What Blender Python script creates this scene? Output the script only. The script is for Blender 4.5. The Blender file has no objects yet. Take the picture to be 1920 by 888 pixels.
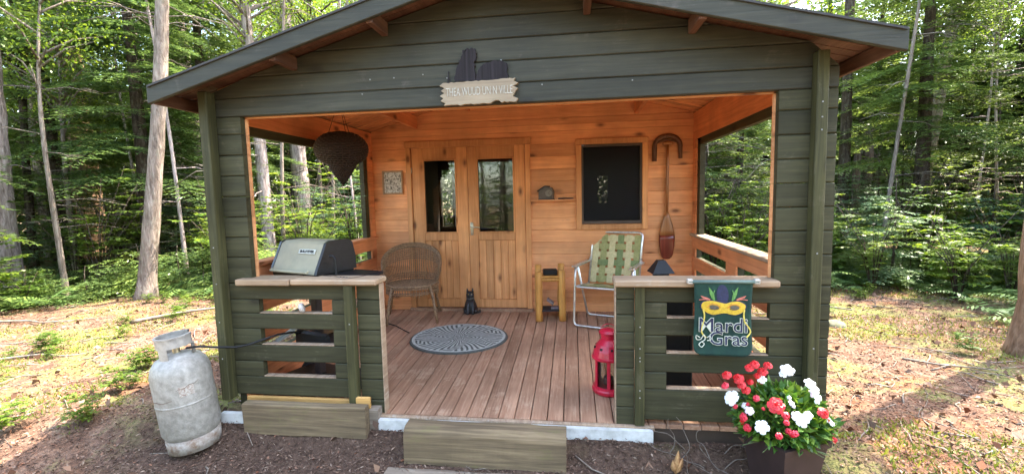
import bpy, math, random
import numpy as np
from mathutils import Vector, Matrix

rnd = random.Random(7)
R = math.radians
scn = bpy.context.scene
col = scn.collection

# ------------------------------------------------------------------ camera
cd = bpy.data.cameras.new('camera')
cam = bpy.data.objects.new('camera', cd)
col.objects.link(cam)
cd.sensor_width = 36.0
cd.lens = 36.0 * 859.07 / 1920.0
cd.clip_start = 0.05
cd.clip_end = 400.0
_y, _p, _r = R(7.6083), R(5.186), R(-1.2873)
_X0 = Vector((math.cos(_y), math.sin(_y), 0)); _Y0 = Vector((-math.sin(_y), math.cos(_y), 0)); _Z = Vector((0, 0, 1))
_F = math.cos(_p) * _Y0 - math.sin(_p) * _Z
_U = math.sin(_p) * _Y0 + math.cos(_p) * _Z
_R = math.cos(_r) * _X0 + math.sin(_r) * _U
_V = -math.sin(_r) * _X0 + math.cos(_r) * _U
CAM = Vector((0.30, -2.888, 1.472))
cam.matrix_world = Matrix(((_R.x, _V.x, -_F.x, CAM.x), (_R.y, _V.y, -_F.y, CAM.y), (_R.z, _V.z, -_F.z, CAM.z), (0, 0, 0, 1)))
scn.camera = cam

# ------------------------------------------------------------------ world, sun, exposure
SUN_TO = Vector((0.475, 0.33, 1.0)).normalized()
w = bpy.data.worlds.new('World'); scn.world = w; w.use_nodes = True
nt = w.node_tree; nt.nodes.clear()
sky = nt.nodes.new('ShaderNodeTexSky'); sky.sky_type = 'NISHITA'; sky.sun_disc = False
sky.sun_elevation = math.asin(SUN_TO.z); sky.sun_rotation = math.atan2(SUN_TO.x, SUN_TO.y)
sky.air_density = 1.0; sky.dust_density = 2.0; sky.ozone_density = 1.0
bg = nt.nodes.new('ShaderNodeBackground'); bg.inputs['Strength'].default_value = 0.15
wo = nt.nodes.new('ShaderNodeOutputWorld')
nt.links.new(sky.outputs[0], bg.inputs[0]); nt.links.new(bg.outputs[0], wo.inputs[0])
sd = bpy.data.lights.new('sun', 'SUN'); sd.energy = 2.0; sd.angle = R(0.53); sd.color = (1.0, 0.97, 0.93)
so = bpy.data.objects.new('sun', sd); col.objects.link(so); so.location = (8, 8, 20)
so.rotation_euler = SUN_TO.to_track_quat('Z', 'Y').to_euler()
vs = scn.view_settings
scn.display_settings.display_device = 'sRGB'
vs.view_transform = 'Standard'; vs.look = 'None'; vs.gamma = 1.0; vs.use_curve_mapping = False
vs.exposure = 3.6
vs.use_white_balance = True; vs.white_balance_temperature = 7300; vs.white_balance_tint = 10
scn.render.engine = 'CYCLES'
cy = scn.cycles
cy.use_denoising = True
cy.max_bounces = 8; cy.diffuse_bounces = 5; cy.glossy_bounces = 3; cy.transmission_bounces = 5; cy.transparent_max_bounces = 8
cy.caustics_reflective = False; cy.caustics_refractive = False
cy.sample_clamp_indirect = 8.0

# ------------------------------------------------------------------ materials
def mat_new(name):
    m = bpy.data.materials.new(name); m.use_nodes = True
    n = m.node_tree; n.nodes.clear()
    out = n.nodes.new('ShaderNodeOutputMaterial')
    b = n.nodes.new('ShaderNodeBsdfPrincipled')
    n.links.new(b.outputs[0], out.inputs[0])
    return m, n, b, out

def node(n, t, **kw):
    x = n.nodes.new(t)
    for k, v in kw.items(): setattr(x, k, v)
    return x

def ramp(n, src, stops):
    r = n.nodes.new('ShaderNodeValToRGB')
    e = r.color_ramp.elements
    while len(e) < len(stops): e.new(0.5)
    for i, (p, c) in enumerate(stops):
        e[i].position = p; e[i].color = (c[0], c[1], c[2], 1.0) if hasattr(c, '__len__') else (c, c, c, 1.0)
    n.links.new(src, r.inputs[0])
    return r.outputs[0]

def mixc(n, fac, a, b, mode='MIX'):
    m = n.nodes.new('ShaderNodeMix'); m.data_type = 'RGBA'; m.blend_type = mode
    for sock, v in ((m.inputs[0], fac), (m.inputs[6], a), (m.inputs[7], b)):
        if hasattr(v, 'is_linked'): n.links.new(v, sock)
        elif hasattr(v, '__len__'): sock.default_value = (v[0], v[1], v[2], 1.0)
        else: sock.default_value = v
    return m.outputs[2]

def math_n(n, op, a, b=None, c=None):
    m = n.nodes.new('ShaderNodeMath'); m.operation = op
    for i, v in enumerate((a, b, c)):
        if v is None: continue
        if hasattr(v, 'is_linked'): n.links.new(v, m.inputs[i])
        else: m.inputs[i].default_value = v
    return m.outputs[0]

def objcoord(n, scale=(1, 1, 1), island=0.0):
    tc = n.nodes.new('ShaderNodeTexCoord'); src = tc.outputs['Object']
    mp = n.nodes.new('ShaderNodeMapping'); mp.inputs['Scale'].default_value = scale
    n.links.new(src, mp.inputs[0])
    if island:
        g = n.nodes.new('ShaderNodeNewGeometry')
        va = n.nodes.new('ShaderNodeVectorMath'); va.operation = 'ADD'
        sc = n.nodes.new('ShaderNodeVectorMath'); sc.operation = 'SCALE'
        cb = n.nodes.new('ShaderNodeCombineXYZ')
        for i in range(3): n.links.new(g.outputs['Random Per Island'], cb.inputs[i])
        n.links.new(cb.outputs[0], sc.inputs[0]); sc.inputs['Scale'].default_value = island
        n.links.new(mp.outputs[0], va.inputs[0]); n.links.new(sc.outputs[0], va.inputs[1])
        return va.outputs[0]
    return mp.outputs[0]

def noise(n, vec, scale, detail=5, rough=0.6, dist=0.0):
    x = n.nodes.new('ShaderNodeTexNoise')
    x.inputs['Scale'].default_value = scale; x.inputs['Detail'].default_value = detail
    x.inputs['Roughness'].default_value = rough; x.inputs['Distortion'].default_value = dist
    n.links.new(vec, x.inputs['Vector'])
    return x.outputs['Fac']

def bump(n, b, h, strength=0.3, dist=0.01):
    x = n.nodes.new('ShaderNodeBump'); x.inputs['Strength'].default_value = strength; x.inputs['Distance'].default_value = dist
    n.links.new(h, x.inputs['Height']); n.links.new(x.outputs[0], b.inputs['Normal'])

def island(n):
    return n.nodes.new('ShaderNodeNewGeometry').outputs['Random Per Island']

def wood(name, light, dark, axis='x', rough=0.6, knots=0.0, knot_col=(0.05, 0.02, 0.01), var=0.25, wear=0.0, wear_col=(0.3, 0.26, 0.2), bmp=0.35, spec=0.3, fine=26.0, wear_scale=1.0):
    m, n, b, out = mat_new(name)
    sc = [fine, fine, fine]; sc['xyz'.index(axis)] = 1.1
    v = objcoord(n, tuple(sc), 17.0)
    g1 = noise(n, v, 1.0, 7, 0.62, 0.9)
    g2 = noise(n, v, 3.1, 4, 0.6, 0.2)
    g = math_n(n, 'ADD', math_n(n, 'MULTIPLY', g1, 0.72), math_n(n, 'MULTIPLY', g2, 0.28))
    c = ramp(n, g, [(0.34, dark), (0.52, [(a + d) / 2 for a, d in zip(light, dark)]), (0.66, light)])
    big = noise(n, objcoord(n, (1, 1, 1)), 1.7, 4, 0.6)
    c = mixc(n, 1.0, c, ramp(n, big, [(0.3, 0.72), (0.7, 1.18)]), 'MULTIPLY')
    iv = ramp(n, island(n), [(0.0, 1 - var), (1.0, 1 + var)])
    c = mixc(n, 1.0, c, iv, 'MULTIPLY')
    if wear:
        wv = noise(n, objcoord(n, (3 * wear_scale, 3 * wear_scale, 3 * wear_scale), 3.0), 1.6, 9, 0.72, 0.5)
        f = ramp(n, math_n(n, 'ADD', math_n(n, 'MULTIPLY', wv, 0.7), math_n(n, 'MULTIPLY', g2, 0.3)), [(0.60 - 0.12 * wear, 0.0), (0.72 - 0.1 * wear, 1.0)])
        c = mixc(n, math_n(n, 'MULTIPLY', f, 0.75), c, wear_col)
    h = g
    if knots:
        ks = [7.5, 7.5, 7.5]; ks['xyz'.index(axis)] = 3.6
        vo = n.nodes.new('ShaderNodeTexVoronoi'); vo.inputs['Scale'].default_value = 1.0
        n.links.new(objcoord(n, tuple(ks), 9.0), vo.inputs['Vector'])
        sep = n.nodes.new('ShaderNodeSeparateColor'); n.links.new(vo.outputs['Color'], sep.inputs[0])
        pick = math_n(n, 'LESS_THAN', sep.outputs[0], knots)
        kd = ramp(n, vo.outputs['Distance'], [(0.10, 1.0), (0.17, 0.45), (0.28, 0.0)])
        kf = math_n(n, 'MULTIPLY', kd, pick)
        c = mixc(n, math_n(n, 'MULTIPLY', kf, 0.85), c, knot_col)
    n.links.new(c, b.inputs['Base Color'])
    b.inputs['Roughness'].default_value = rough
    b.inputs['Specular IOR Level'].default_value = spec
    bump(n, b, h, bmp, 0.004)
    return m

def plain(name, c, rough=0.5, metal=0.0, var=0.15, scale=12.0, c2=None, bmp=0.15, spec=0.5, detail=6):
    m, n, b, out = mat_new(name)
    v = objcoord(n)
    f = noise(n, v, scale, detail, 0.65)
    c2 = c2 or [x * (1 - 2 * var) for x in c]
    n.links.new(ramp(n, f, [(0.35, c2), (0.62, c)]), b.inputs['Base Color'])
    b.inputs['Roughness'].default_value = rough; b.inputs['Metallic'].default_value = metal
    b.inputs['Specular IOR Level'].default_value = spec
    if bmp: bump(n, b, f, bmp, 0.004)
    return m

def leafmat(name, c1, c2, c3, trans=0.45, rough=0.42, clump=0.9, tsat=1.25):
    m, n, b, out = mat_new(name)
    c = ramp(n, island(n), [(0.0, c1), (0.55, c2), (1.0, c3)])
    cl = noise(n, objcoord(n), clump, 3, 0.5)
    c = mixc(n, 1.0, c, ramp(n, cl, [(0.3, (0.62, 0.66, 0.7)), (0.7, (1.35, 1.3, 1.05))]), 'MULTIPLY')
    oi = n.nodes.new('ShaderNodeObjectInfo')
    c = mixc(n, 1.0, c, ramp(n, oi.outputs['Random'], [(0.0, (0.75, 0.82, 0.85)), (1.0, (1.25, 1.18, 1.0))]), 'MULTIPLY')
    n.links.new(c, b.inputs['Base Color']); b.inputs['Roughness'].default_value = rough
    b.inputs['Specular IOR Level'].default_value = 0.5
    t = n.nodes.new('ShaderNodeBsdfTranslucent')
    hs = n.nodes.new('ShaderNodeHueSaturation'); hs.inputs['Hue'].default_value = 0.485; hs.inputs['Saturation'].default_value = 1.1; hs.inputs['Value'].default_value = tsat
    n.links.new(c, hs.inputs['Color']); n.links.new(hs.outputs[0], t.inputs['Color'])
    mx = n.nodes.new('ShaderNodeMixShader'); mx.inputs[0].default_value = trans
    n.links.new(b.outputs[0], mx.inputs[1]); n.links.new(t.outputs[0], mx.inputs[2]); n.links.new(mx.outputs[0], out.inputs[0])
    return m

def barkmat(name, c1, c2, c3, lichen=0.0):
    m, n, b, out = mat_new(name)
    v = objcoord(n, (16, 16, 2.6))
    f = noise(n, v, 1.3, 8, 0.68, 0.8)
    c = ramp(n, f, [(0.3, c1), (0.5, c2), (0.68, c3)])
    f2 = noise(n, objcoord(n, (3, 3, 1.5)), 1.6, 5, 0.6)
    c = mixc(n, 1.0, c, ramp(n, f2, [(0.3, 0.65), (0.7, 1.25)]), 'MULTIPLY')
    if lichen:
        f3 = noise(n, objcoord(n, (9, 9, 6)), 1.8, 6, 0.7)
        c = mixc(n, math_n(n, 'MULTIPLY', ramp(n, f3, [(0.52, 0.0), (0.62, 1.0)]), lichen), c, (0.30, 0.33, 0.25))
    n.links.new(c, b.inputs['Base Color']); b.inputs['Roughness'].default_value = 0.9; b.inputs['Specular IOR Level'].default_value = 0.15
    bump(n, b, f, 1.0, 0.045)
    return m

GREENP = dict(rough=0.62, var=0.2, knots=0.22, knot_col=(0.022, 0.02, 0.012), wear=0.32, wear_col=(0.12, 0.105, 0.07), bmp=0.6, spec=0.22)
M_greenx = wood('green painted wood along x', (0.066, 0.062, 0.031), (0.031, 0.030, 0.016), 'x', **GREENP)
M_greeny = wood('green painted wood along y', (0.066, 0.062, 0.031), (0.031, 0.030, 0.016), 'y', **GREENP)
M_greenz = wood('green painted wood upright', (0.088, 0.082, 0.034), (0.030, 0.030, 0.013), 'z', **GREENP)
M_gable = wood('dark green painted gable wood', (0.056, 0.053, 0.036), (0.025, 0.025, 0.017), 'x', rough=0.55, var=0.2, knots=0.15, knot_col=(0.02, 0.018, 0.014), wear=0.3, wear_col=(0.11, 0.09, 0.075), bmp=0.7)
PINE = dict(rough=0.5, knots=0.5, knot_col=(0.10, 0.025, 0.008), var=0.2, wear=0.12, wear_col=(0.46, 0.18, 0.07), bmp=0.25, spec=0.35)
M_pinex = wood('orange stained pine along x', (0.84, 0.405, 0.190), (0.62, 0.245, 0.100), 'x', **PINE)
M_piney = wood('orange stained pine along y', (0.78, 0.310, 0.140), (0.54, 0.175, 0.068), 'y', **PINE)
M_pinez = wood('orange stained pine upright', (0.76, 0.365, 0.155), (0.52, 0.210, 0.078), 'z', **PINE)
M_deck = wood('red brown stained decking', (0.46, 0.270, 0.170), (0.25, 0.125, 0.074), 'y', rough=0.6, var=0.2, wear=0.6, wear_col=(0.52, 0.36, 0.24), bmp=0.6)
M_grey = wood('weathered grey wood', (0.30, 0.245, 0.185), (0.13, 0.10, 0.075), 'x', rough=0.8, var=0.12, wear=0.3, wear_col=(0.36, 0.31, 0.24), bmp=0.7)
M_cap = wood('worn bare rail cap wood', (0.44, 0.30, 0.185), (0.24, 0.16, 0.10), 'x', rough=0.75, var=0.14, wear=0.5, wear_col=(0.42, 0.37, 0.30), bmp=0.6)
M_capy = wood('worn bare side cap wood', (0.46, 0.33, 0.22), (0.26, 0.17, 0.11), 'y', rough=0.75, var=0.14, wear=0.5, wear_col=(0.46, 0.42, 0.36), bmp=0.6)
M_yellow = wood('fresh yellow plank', (0.62, 0.36, 0.12), (0.42, 0.22, 0.07), 'x', rough=0.6, knots=0.25, var=0.1)
M_mossy = wood('mossy weathered timber', (0.23, 0.165, 0.095), (0.085, 0.060, 0.036), 'x', rough=0.9, var=0.12, wear=0.55, wear_col=(0.14, 0.125, 0.05), bmp=0.9)
M_eaves = wood('dark red brown eaves wood and soffit shade', (0.20, 0.10, 0.065), (0.09, 0.04, 0.026), 'y')  # dark eaves boards; on the front soffit this tone stands for shadow
M_log = wood('peeled orange log', (0.74, 0.38, 0.10), (0.45, 0.18, 0.045), 'z', rough=0.5, knots=0.4, var=0.15, bmp=0.4)
M_white = plain('chipped white paint', (0.60, 0.61, 0.59), 0.7, 0, c2=(0.38, 0.38, 0.35), scale=9, bmp=0.5, detail=10)
M_roof = plain('dark roof felt', (0.05, 0.05, 0.05), 0.9, 0, scale=60)
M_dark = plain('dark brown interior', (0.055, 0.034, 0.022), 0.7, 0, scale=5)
M_black = plain('black metal', (0.012, 0.012, 0.013), 0.5, 0.0, scale=30, spec=.25)
M_blacksatin = plain('black painted plastic', (0.018, 0.018, 0.020), 0.32, 0.0, scale=40)
M_chrome = plain('dull aluminium tube', (0.72, 0.72, 0.70), 0.3, 0.85, scale=20, bmp=0.05)
M_brass = plain('pale door metal', (0.62, 0.56, 0.42), 0.35, 0.7, scale=20, bmp=0.0)

def glassmat():
    m, n, b, out = mat_new('window glass')
    gl = n.nodes.new('ShaderNodeBsdfGlossy'); gl.inputs['Roughness'].default_value = 0.03; gl.inputs['Color'].default_value = (0.9, 0.93, 0.95, 1)
    tr = n.nodes.new('ShaderNodeBsdfTransparent'); tr.inputs['Color'].default_value = (0.75, 0.78, 0.76, 1)
    fr = n.nodes.new('ShaderNodeFresnel'); fr.inputs['IOR'].default_value = 1.55
    nz = noise(n, objcoord(n), 3.0, 2)
    bp = n.nodes.new('ShaderNodeBump'); bp.inputs['Strength'].default_value = 0.02; bp.inputs['Distance'].default_value = 0.02
    n.links.new(nz, bp.inputs['Height']); n.links.new(bp.outputs[0], gl.inputs['Normal'])
    mx = n.nodes.new('ShaderNodeMixShader')
    n.links.new(fr.outputs[0], mx.inputs[0]); n.links.new(tr.outputs[0], mx.inputs[1]); n.links.new(gl.outputs[0], mx.inputs[2])
    n.links.new(mx.outputs[0], out.inputs[0]); n.nodes.remove(b)
    return m
M_glass = glassmat()
def screenmat():
    m, n, b, out = mat_new('dark insect screen')
    b.inputs['Base Color'].default_value = (.012, .012, .016, 1); b.inputs['Roughness'].default_value = .35; b.inputs['Specular IOR Level'].default_value = .18
    tr = n.nodes.new('ShaderNodeBsdfTransparent'); tr.inputs['Color'].default_value = (.6, .6, .62, 1)
    mx = n.nodes.new('ShaderNodeMixShader'); mx.inputs[0].default_value = .55
    n.links.new(tr.outputs[0], mx.inputs[1]); n.links.new(b.outputs[0], mx.inputs[2]); n.links.new(mx.outputs[0], out.inputs[0])
    return m
M_screen = screenmat()

M_bark_grey = barkmat('grey brown bark', (0.10, 0.075, 0.058), (0.24, 0.185, 0.15), (0.40, 0.33, 0.28), 0.25)
M_bark_birch = barkmat('pale pinkish bark', (0.12, 0.085, 0.075), (0.36, 0.28, 0.26), (0.58, 0.50, 0.48), 0.15)
M_bark_dark = barkmat('dark conifer bark', (0.030, 0.022, 0.017), (0.085, 0.06, 0.046), (0.16, 0.12, 0.095), 0.2)
M_bark_tan = barkmat('tan scaly bark', (0.15, 0.085, 0.05), (0.32, 0.19, 0.115), (0.46, 0.30, 0.20), 0.1)
M_twig = plain('dry twig', (0.26, 0.21, 0.165), 0.9, 0, c2=(0.12, 0.09, 0.07), scale=20)
M_fir = leafmat('hemlock needles', (0.075, 0.120, 0.045), (0.125, 0.200, 0.070), (0.21, 0.29, 0.095), 0.48)
M_blue = leafmat('balsam needles', (0.085, 0.150, 0.085), (0.140, 0.235, 0.130), (0.24, 0.34, 0.20), 0.35)
M_leaf = leafmat('broad leaves', (0.080, 0.135, 0.034), (0.140, 0.220, 0.050), (0.240, 0.310, 0.075), 0.5)
M_leafy = leafmat('yellow green young leaves', (0.070, 0.135, 0.028), (0.12, 0.205, 0.042), (0.205, 0.285, 0.06), 0.5)
M_fern = leafmat('fern fronds', (0.085, 0.165, 0.060), (0.140, 0.245, 0.090), (0.24, 0.34, 0.13), 0.45)
M_moss = leafmat('moss and grass blades', (0.09, 0.125, 0.022), (0.17, 0.21, 0.04), (0.26, 0.285, 0.07), 0.35)
M_plant = leafmat('flower leaves', (0.040, 0.115, 0.022), (0.080, 0.190, 0.035), (0.20, 0.30, 0.05), 0.3, rough=0.4, clump=9)

def littermat(name, cols, rough=0.9):
    m, n, b, out = mat_new(name)
    c = ramp(n, island(n), [(i / (len(cols) - 1), x) for i, x in enumerate(cols)])
    n.links.new(c, b.inputs['Base Color']); b.inputs['Roughness'].default_value = rough; b.inputs['Specular IOR Level'].default_value = 0.2
    return m
M_litter = littermat('dead leaves', [(0.08, 0.045, 0.033), (0.20, 0.110, 0.072), (0.13, 0.070, 0.046), (0.25, 0.155, 0.105), (0.19, 0.070, 0.036), (0.32, 0.225, 0.165), (0.10, 0.055, 0.040)])
M_mulch = littermat('brown mulch', [(0.045, 0.026, 0.019), (0.13, 0.078, 0.055), (0.08, 0.046, 0.032), (0.19, 0.125, 0.09), (0.058, 0.034, 0.025), (0.26, 0.19, 0.14)])

# ------------------------------------------------------------------ mesh builder
class MB:
    def __init__(s): s.v = []; s.f = []
    def add(s, vs_, fs_):
        o = len(s.v); s.v += [tuple(x) for x in vs_]; s.f += [tuple(i + o for i in f) for f in fs_]
    def box(s, x0, x1, y0, y1, z0, z1, c=0.004, mtx=None):
        cx, cy_, cz = (x0 + x1) / 2, (y0 + y1) / 2, (z0 + z1) / 2
        hx, hy, hz = abs(x1 - x0) / 2, abs(y1 - y0) / 2, abs(z1 - z0) / 2
        c = min(c, hx * .6, hy * .6, hz * .6)
        V = []; idx = {}
        for sx in (-1, 1):
            for sy in (-1, 1):
                for sz in (-1, 1):
                    for k in range(3):
                        p = [sx * (hx - c), sy * (hy - c), sz * (hz - c)]
                        p[k] = (sx * hx, sy * hy, sz * hz)[k]
                        idx[(sx, sy, sz, k)] = len(V); V.append((p[0] + cx, p[1] + cy_, p[2] + cz))
        F = []
        def q(*ks): F.append(tuple(idx[k] for k in ks))
        for k in range(3):
            a, b = [i for i in range(3) if i != k]
            for sg in (-1, 1):
                def key(sa, sb):
                    t = [0, 0, 0]; t[k] = sg; t[a] = sa; t[b] = sb; return (t[0], t[1], t[2], k)
                L = [key(-1, -1), key(1, -1), key(1, 1), key(-1, 1)]
                if (sg < 0) != (k == 1): L = L[::-1]
                q(*L)
        for k in range(3):
            a, b = [i for i in range(3) if i != k]
            for sa in (-1, 1):
                for sb in (-1, 1):
                    def key(sk, kk):
                        t = [0, 0, 0]; t[k] = sk; t[a] = sa; t[b] = sb; return (t[0], t[1], t[2], kk)
                    L = [key(-1, a), key(1, a), key(1, b), key(-1, b)]
                    if (sa * sb > 0) != (k == 1): L = L[::-1]
                    q(*L)
        for sx in (-1, 1):
            for sy in (-1, 1):
                for sz in (-1, 1):
                    L = [(sx, sy, sz, 0), (sx, sy, sz, 1), (sx, sy, sz, 2)]
                    if sx * sy * sz < 0: L = L[::-1]
                    q(*L)
        if mtx is not None: V = [tuple(mtx @ Vector(p)) for p in V]
        s.add(V, F); return s
    def tube(s, pts, rad, n=8, cap=True, wob=0.0, rng=rnd):
        P = [Vector(p) for p in pts]
        if not hasattr(rad, '__len__'): rad = [rad] * len(P)
        V = []; up = None
        for i, p in enumerate(P):
            d = (P[min(i + 1, len(P) - 1)] - P[max(i - 1, 0)])
            d = d.normalized() if d.length > 1e-9 else Vector((0, 0, 1))
            if up is None:
                up = Vector((1, 0, 0)) if abs(d.x) < 0.8 else Vector((0, 1, 0))
            a = (up - d * up.dot(d)).normalized(); b = d.cross(a); up = a
            for k in range(n):
                t = 2 * math.pi * k / n; r = rad[i] * (1 + wob * rng.uniform(-1, 1))
                V.append(p + a * (math.cos(t) * r) + b * (math.sin(t) * r))
        F = []
        for i in range(len(P) - 1):
            for k in range(n):
                F.append((i * n + k, i * n + (k + 1) % n, (i + 1) * n + (k + 1) % n, (i + 1) * n + k))
        if cap:
            F.append(tuple(range(n - 1, -1, -1))); F.append(tuple((len(P) - 1) * n + k for k in range(n)))
        s.add(V, F); return s
    def lathe(s, prof, c=(0, 0, 0), n=24, a0=0.0, a1=2 * math.pi):
        full = abs(a1 - a0 - 2 * math.pi) < 1e-6; m = n if full else n + 1
        V = []
        for r, z in prof:
            for k in range(m):
                t = a0 + (a1 - a0) * k / n
                V.append((c[0] + math.cos(t) * r, c[1] + math.sin(t) * r, c[2] + z))
        F = []
        for i in range(len(prof) - 1):
            for k in range(n):
                k2 = (k + 1) % m if full else k + 1
                F.append((i * m + k, i * m + k2, (i + 1) * m + k2, (i + 1) * m + k))
        s.add(V, F); return s
    def prism(s, poly, fn, d0, d1):
        n = len(poly); V = [fn(a, b, d0) for a, b in poly] + [fn(a, b, d1) for a, b in poly]
        F = [tuple(range(n)), tuple(range(2 * n - 1, n - 1, -1))]
        for i in range(n):
            j = (i + 1) % n; F.append((i, i + n, j + n, j))
        s.add(V, F); return s
    def course(s, o, A, N, H, l0b, l1b, l0t, l1t, h0, h1, th, c=0.007):
        """one wall board: length along A, thickness along N (outward), height along H"""
        o, A, N, H = Vector(o), Vector(A), Vector(N), Vector(H)
        prof = [(0, h0), (th - c, h0), (th, h0 + c), (th, h1 - c), (th - c, h1), (0, h1)]
        V = []
        for e in (0, 1):
            for t, h in prof:
                k = (h - h0) / max(h1 - h0, 1e-6)
                l = (l0b + (l0t - l0b) * k) if e == 0 else (l1b + (l1t - l1b) * k)
                V.append(o + A * l + N * t + H * h)
        F = [(0, 1, 2, 3, 4, 5), (11, 10, 9, 8, 7, 6)] + [(i, i + 6, (i + 1) % 6 + 6, (i + 1) % 6) for i in range(6)]
        s.add(V, F); return s
    def build(s, name, mat, parent=None, smooth=False, world=True):
        me = bpy.data.meshes.new(name); V = s.v
        if parent is not None and world:
            lx, ly, lz = ROOTLOC.get(parent.name, (0, 0, 0)); V = [(a - lx, b - ly, c - lz) for a, b, c in V]
        me.from_pydata(V, [], s.f); me.materials.append(mat)
        me.validate()
        import bmesh
        bm = bmesh.new(); bm.from_mesh(me); bmesh.ops.recalc_face_normals(bm, faces=bm.faces); bm.to_mesh(me); bm.free()
        if smooth: me.polygons.foreach_set('use_smooth', [True] * len(me.polygons))
        o = bpy.data.objects.new(name, me); col.objects.link(o)
        if parent is not None: o.parent = parent
        return o

ROOTLOC = {}
def thing(name, label, cat, loc=(0, 0, 0), rot=0.0, group=None, ry=0.0, rx=0.0):
    o = bpy.data.objects.new(name, None); col.objects.link(o); o.location = loc; o.rotation_euler = (rx, ry, rot)
    o.empty_display_size = 0.1
    o['label'] = label; o['category'] = cat
    if group: o['group'] = group
    ROOTLOC[o.name] = tuple(loc)
    return o
def sub(parent, o):
    """register a part so that world-built sub-parts line up with it"""
    ROOTLOC[o.name] = ROOTLOC.get(parent.name, (0, 0, 0)); return o
def tag(o, label, cat, group=None):
    o['label'] = label; o['category'] = cat
    if group: o['group'] = group
    return o
def kind(o, k): o['kind'] = k; return o

def fast_mesh(name, V, F, mat, parent=None):
    """V (n,3) array, F (m,k) array of equal polygons"""
    me = bpy.data.meshes.new(name); V = np.asarray(V, np.float32); F = np.asarray(F, np.int32)
    m, k = F.shape
    me.vertices.add(len(V)); me.vertices.foreach_set('co', V.ravel())
    me.loops.add(m * k); me.loops.foreach_set('vertex_index', F.ravel())
    me.polygons.add(m); me.polygons.foreach_set('loop_start', np.arange(0, m * k, k, dtype=np.int32)); me.polygons.foreach_set('loop_total', np.full(m, k, np.int32))
    me.update(calc_edges=True); me.materials.append(mat)
    o = bpy.data.objects.new(name, me); col.objects.link(o)
    if parent is not None: o.parent = parent
    return o

def leaves(P, D, Nn, L, W, fold=0.25):
    """diamond leaves: base, left, tip, right. returns V,F"""
    P, D, Nn = map(lambda a: np.asarray(a, float), (P, D, Nn)); n = len(P)
    L = np.broadcast_to(L, n)[:, None]; W = np.broadcast_to(W, n)[:, None]
    D = D / (np.linalg.norm(D, axis=1, keepdims=True) + 1e-9)
    S = np.cross(D, Nn); S /= (np.linalg.norm(S, axis=1, keepdims=True) + 1e-9)
    U = np.cross(S, D)
    V = np.stack([P, P + D * L * .45 + S * W * .5 + U * W * fold, P + D * L, P + D * L * .45 - S * W * .5 + U * W * fold], 1).reshape(-1, 3)
    F = np.arange(4 * n).reshape(n, 4)
    return V, F

npr = np.random.default_rng(11)
def rand_unit(n, up=0.0):
    v = npr.normal(size=(n, 3)); v[:, 2] += up
    return v / np.linalg.norm(v, axis=1, keepdims=True)

_lat = np.random.default_rng(3).random((256, 256))
def vnoise(x, y):
    x = np.asarray(x, float); y = np.asarray(y, float)
    xi = np.floor(x).astype(int); yi = np.floor(y).astype(int); fx = x - xi; fy = y - yi
    fx = fx * fx * (3 - 2 * fx); fy = fy * fy * (3 - 2 * fy)
    a = _lat[xi % 256, yi % 256]; b = _lat[(xi + 1) % 256, yi % 256]; c = _lat[xi % 256, (yi + 1) % 256]; d = _lat[(xi + 1) % 256, (yi + 1) % 256]
    return (a * (1 - fx) + b * fx) * (1 - fy) + (c * (1 - fx) + d * fx) * fy
def fbm(x, y, o=4):
    s = 0; a = .5; t = 0
    for k in range(o): s = s + a * vnoise(x * 2 ** k + 13.7 * k, y * 2 ** k + 7.1 * k); t += a; a *= .5
    return s / t
def sstep(a, b, x):
    t = np.clip((x - a) / (b - a), 0, 1); return t * t * (3 - 2 * t)
def ground_z(x, y):
    x = np.asarray(x, float); y = np.asarray(y, float)
    z = -0.12 - 0.2 * (1 - np.exp(np.minimum(y, 0) / .5))
    d = np.maximum(np.maximum(np.abs(x + .2) - 2.3, 0), np.maximum(-y, 0) * .7)
    z = z + (fbm(x * .35 + 40, y * .35 + 40, 3) - .5) * .5 * sstep(1.5, 12, d) + (fbm(x * 1.3, y * 1.3, 3) - .5) * .10 * sstep(.3, 2.0, d)
    z = z + (fbm(x * 5, y * 5, 3) - .5) * .035 + .062 * np.exp(-((y + .085) / .07) ** 2) * sstep(3.0, 2.0, np.abs(x + .5))
    return z
def gz(x, y): return float(ground_z(np.array([x]), np.array([y]))[0])

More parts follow.
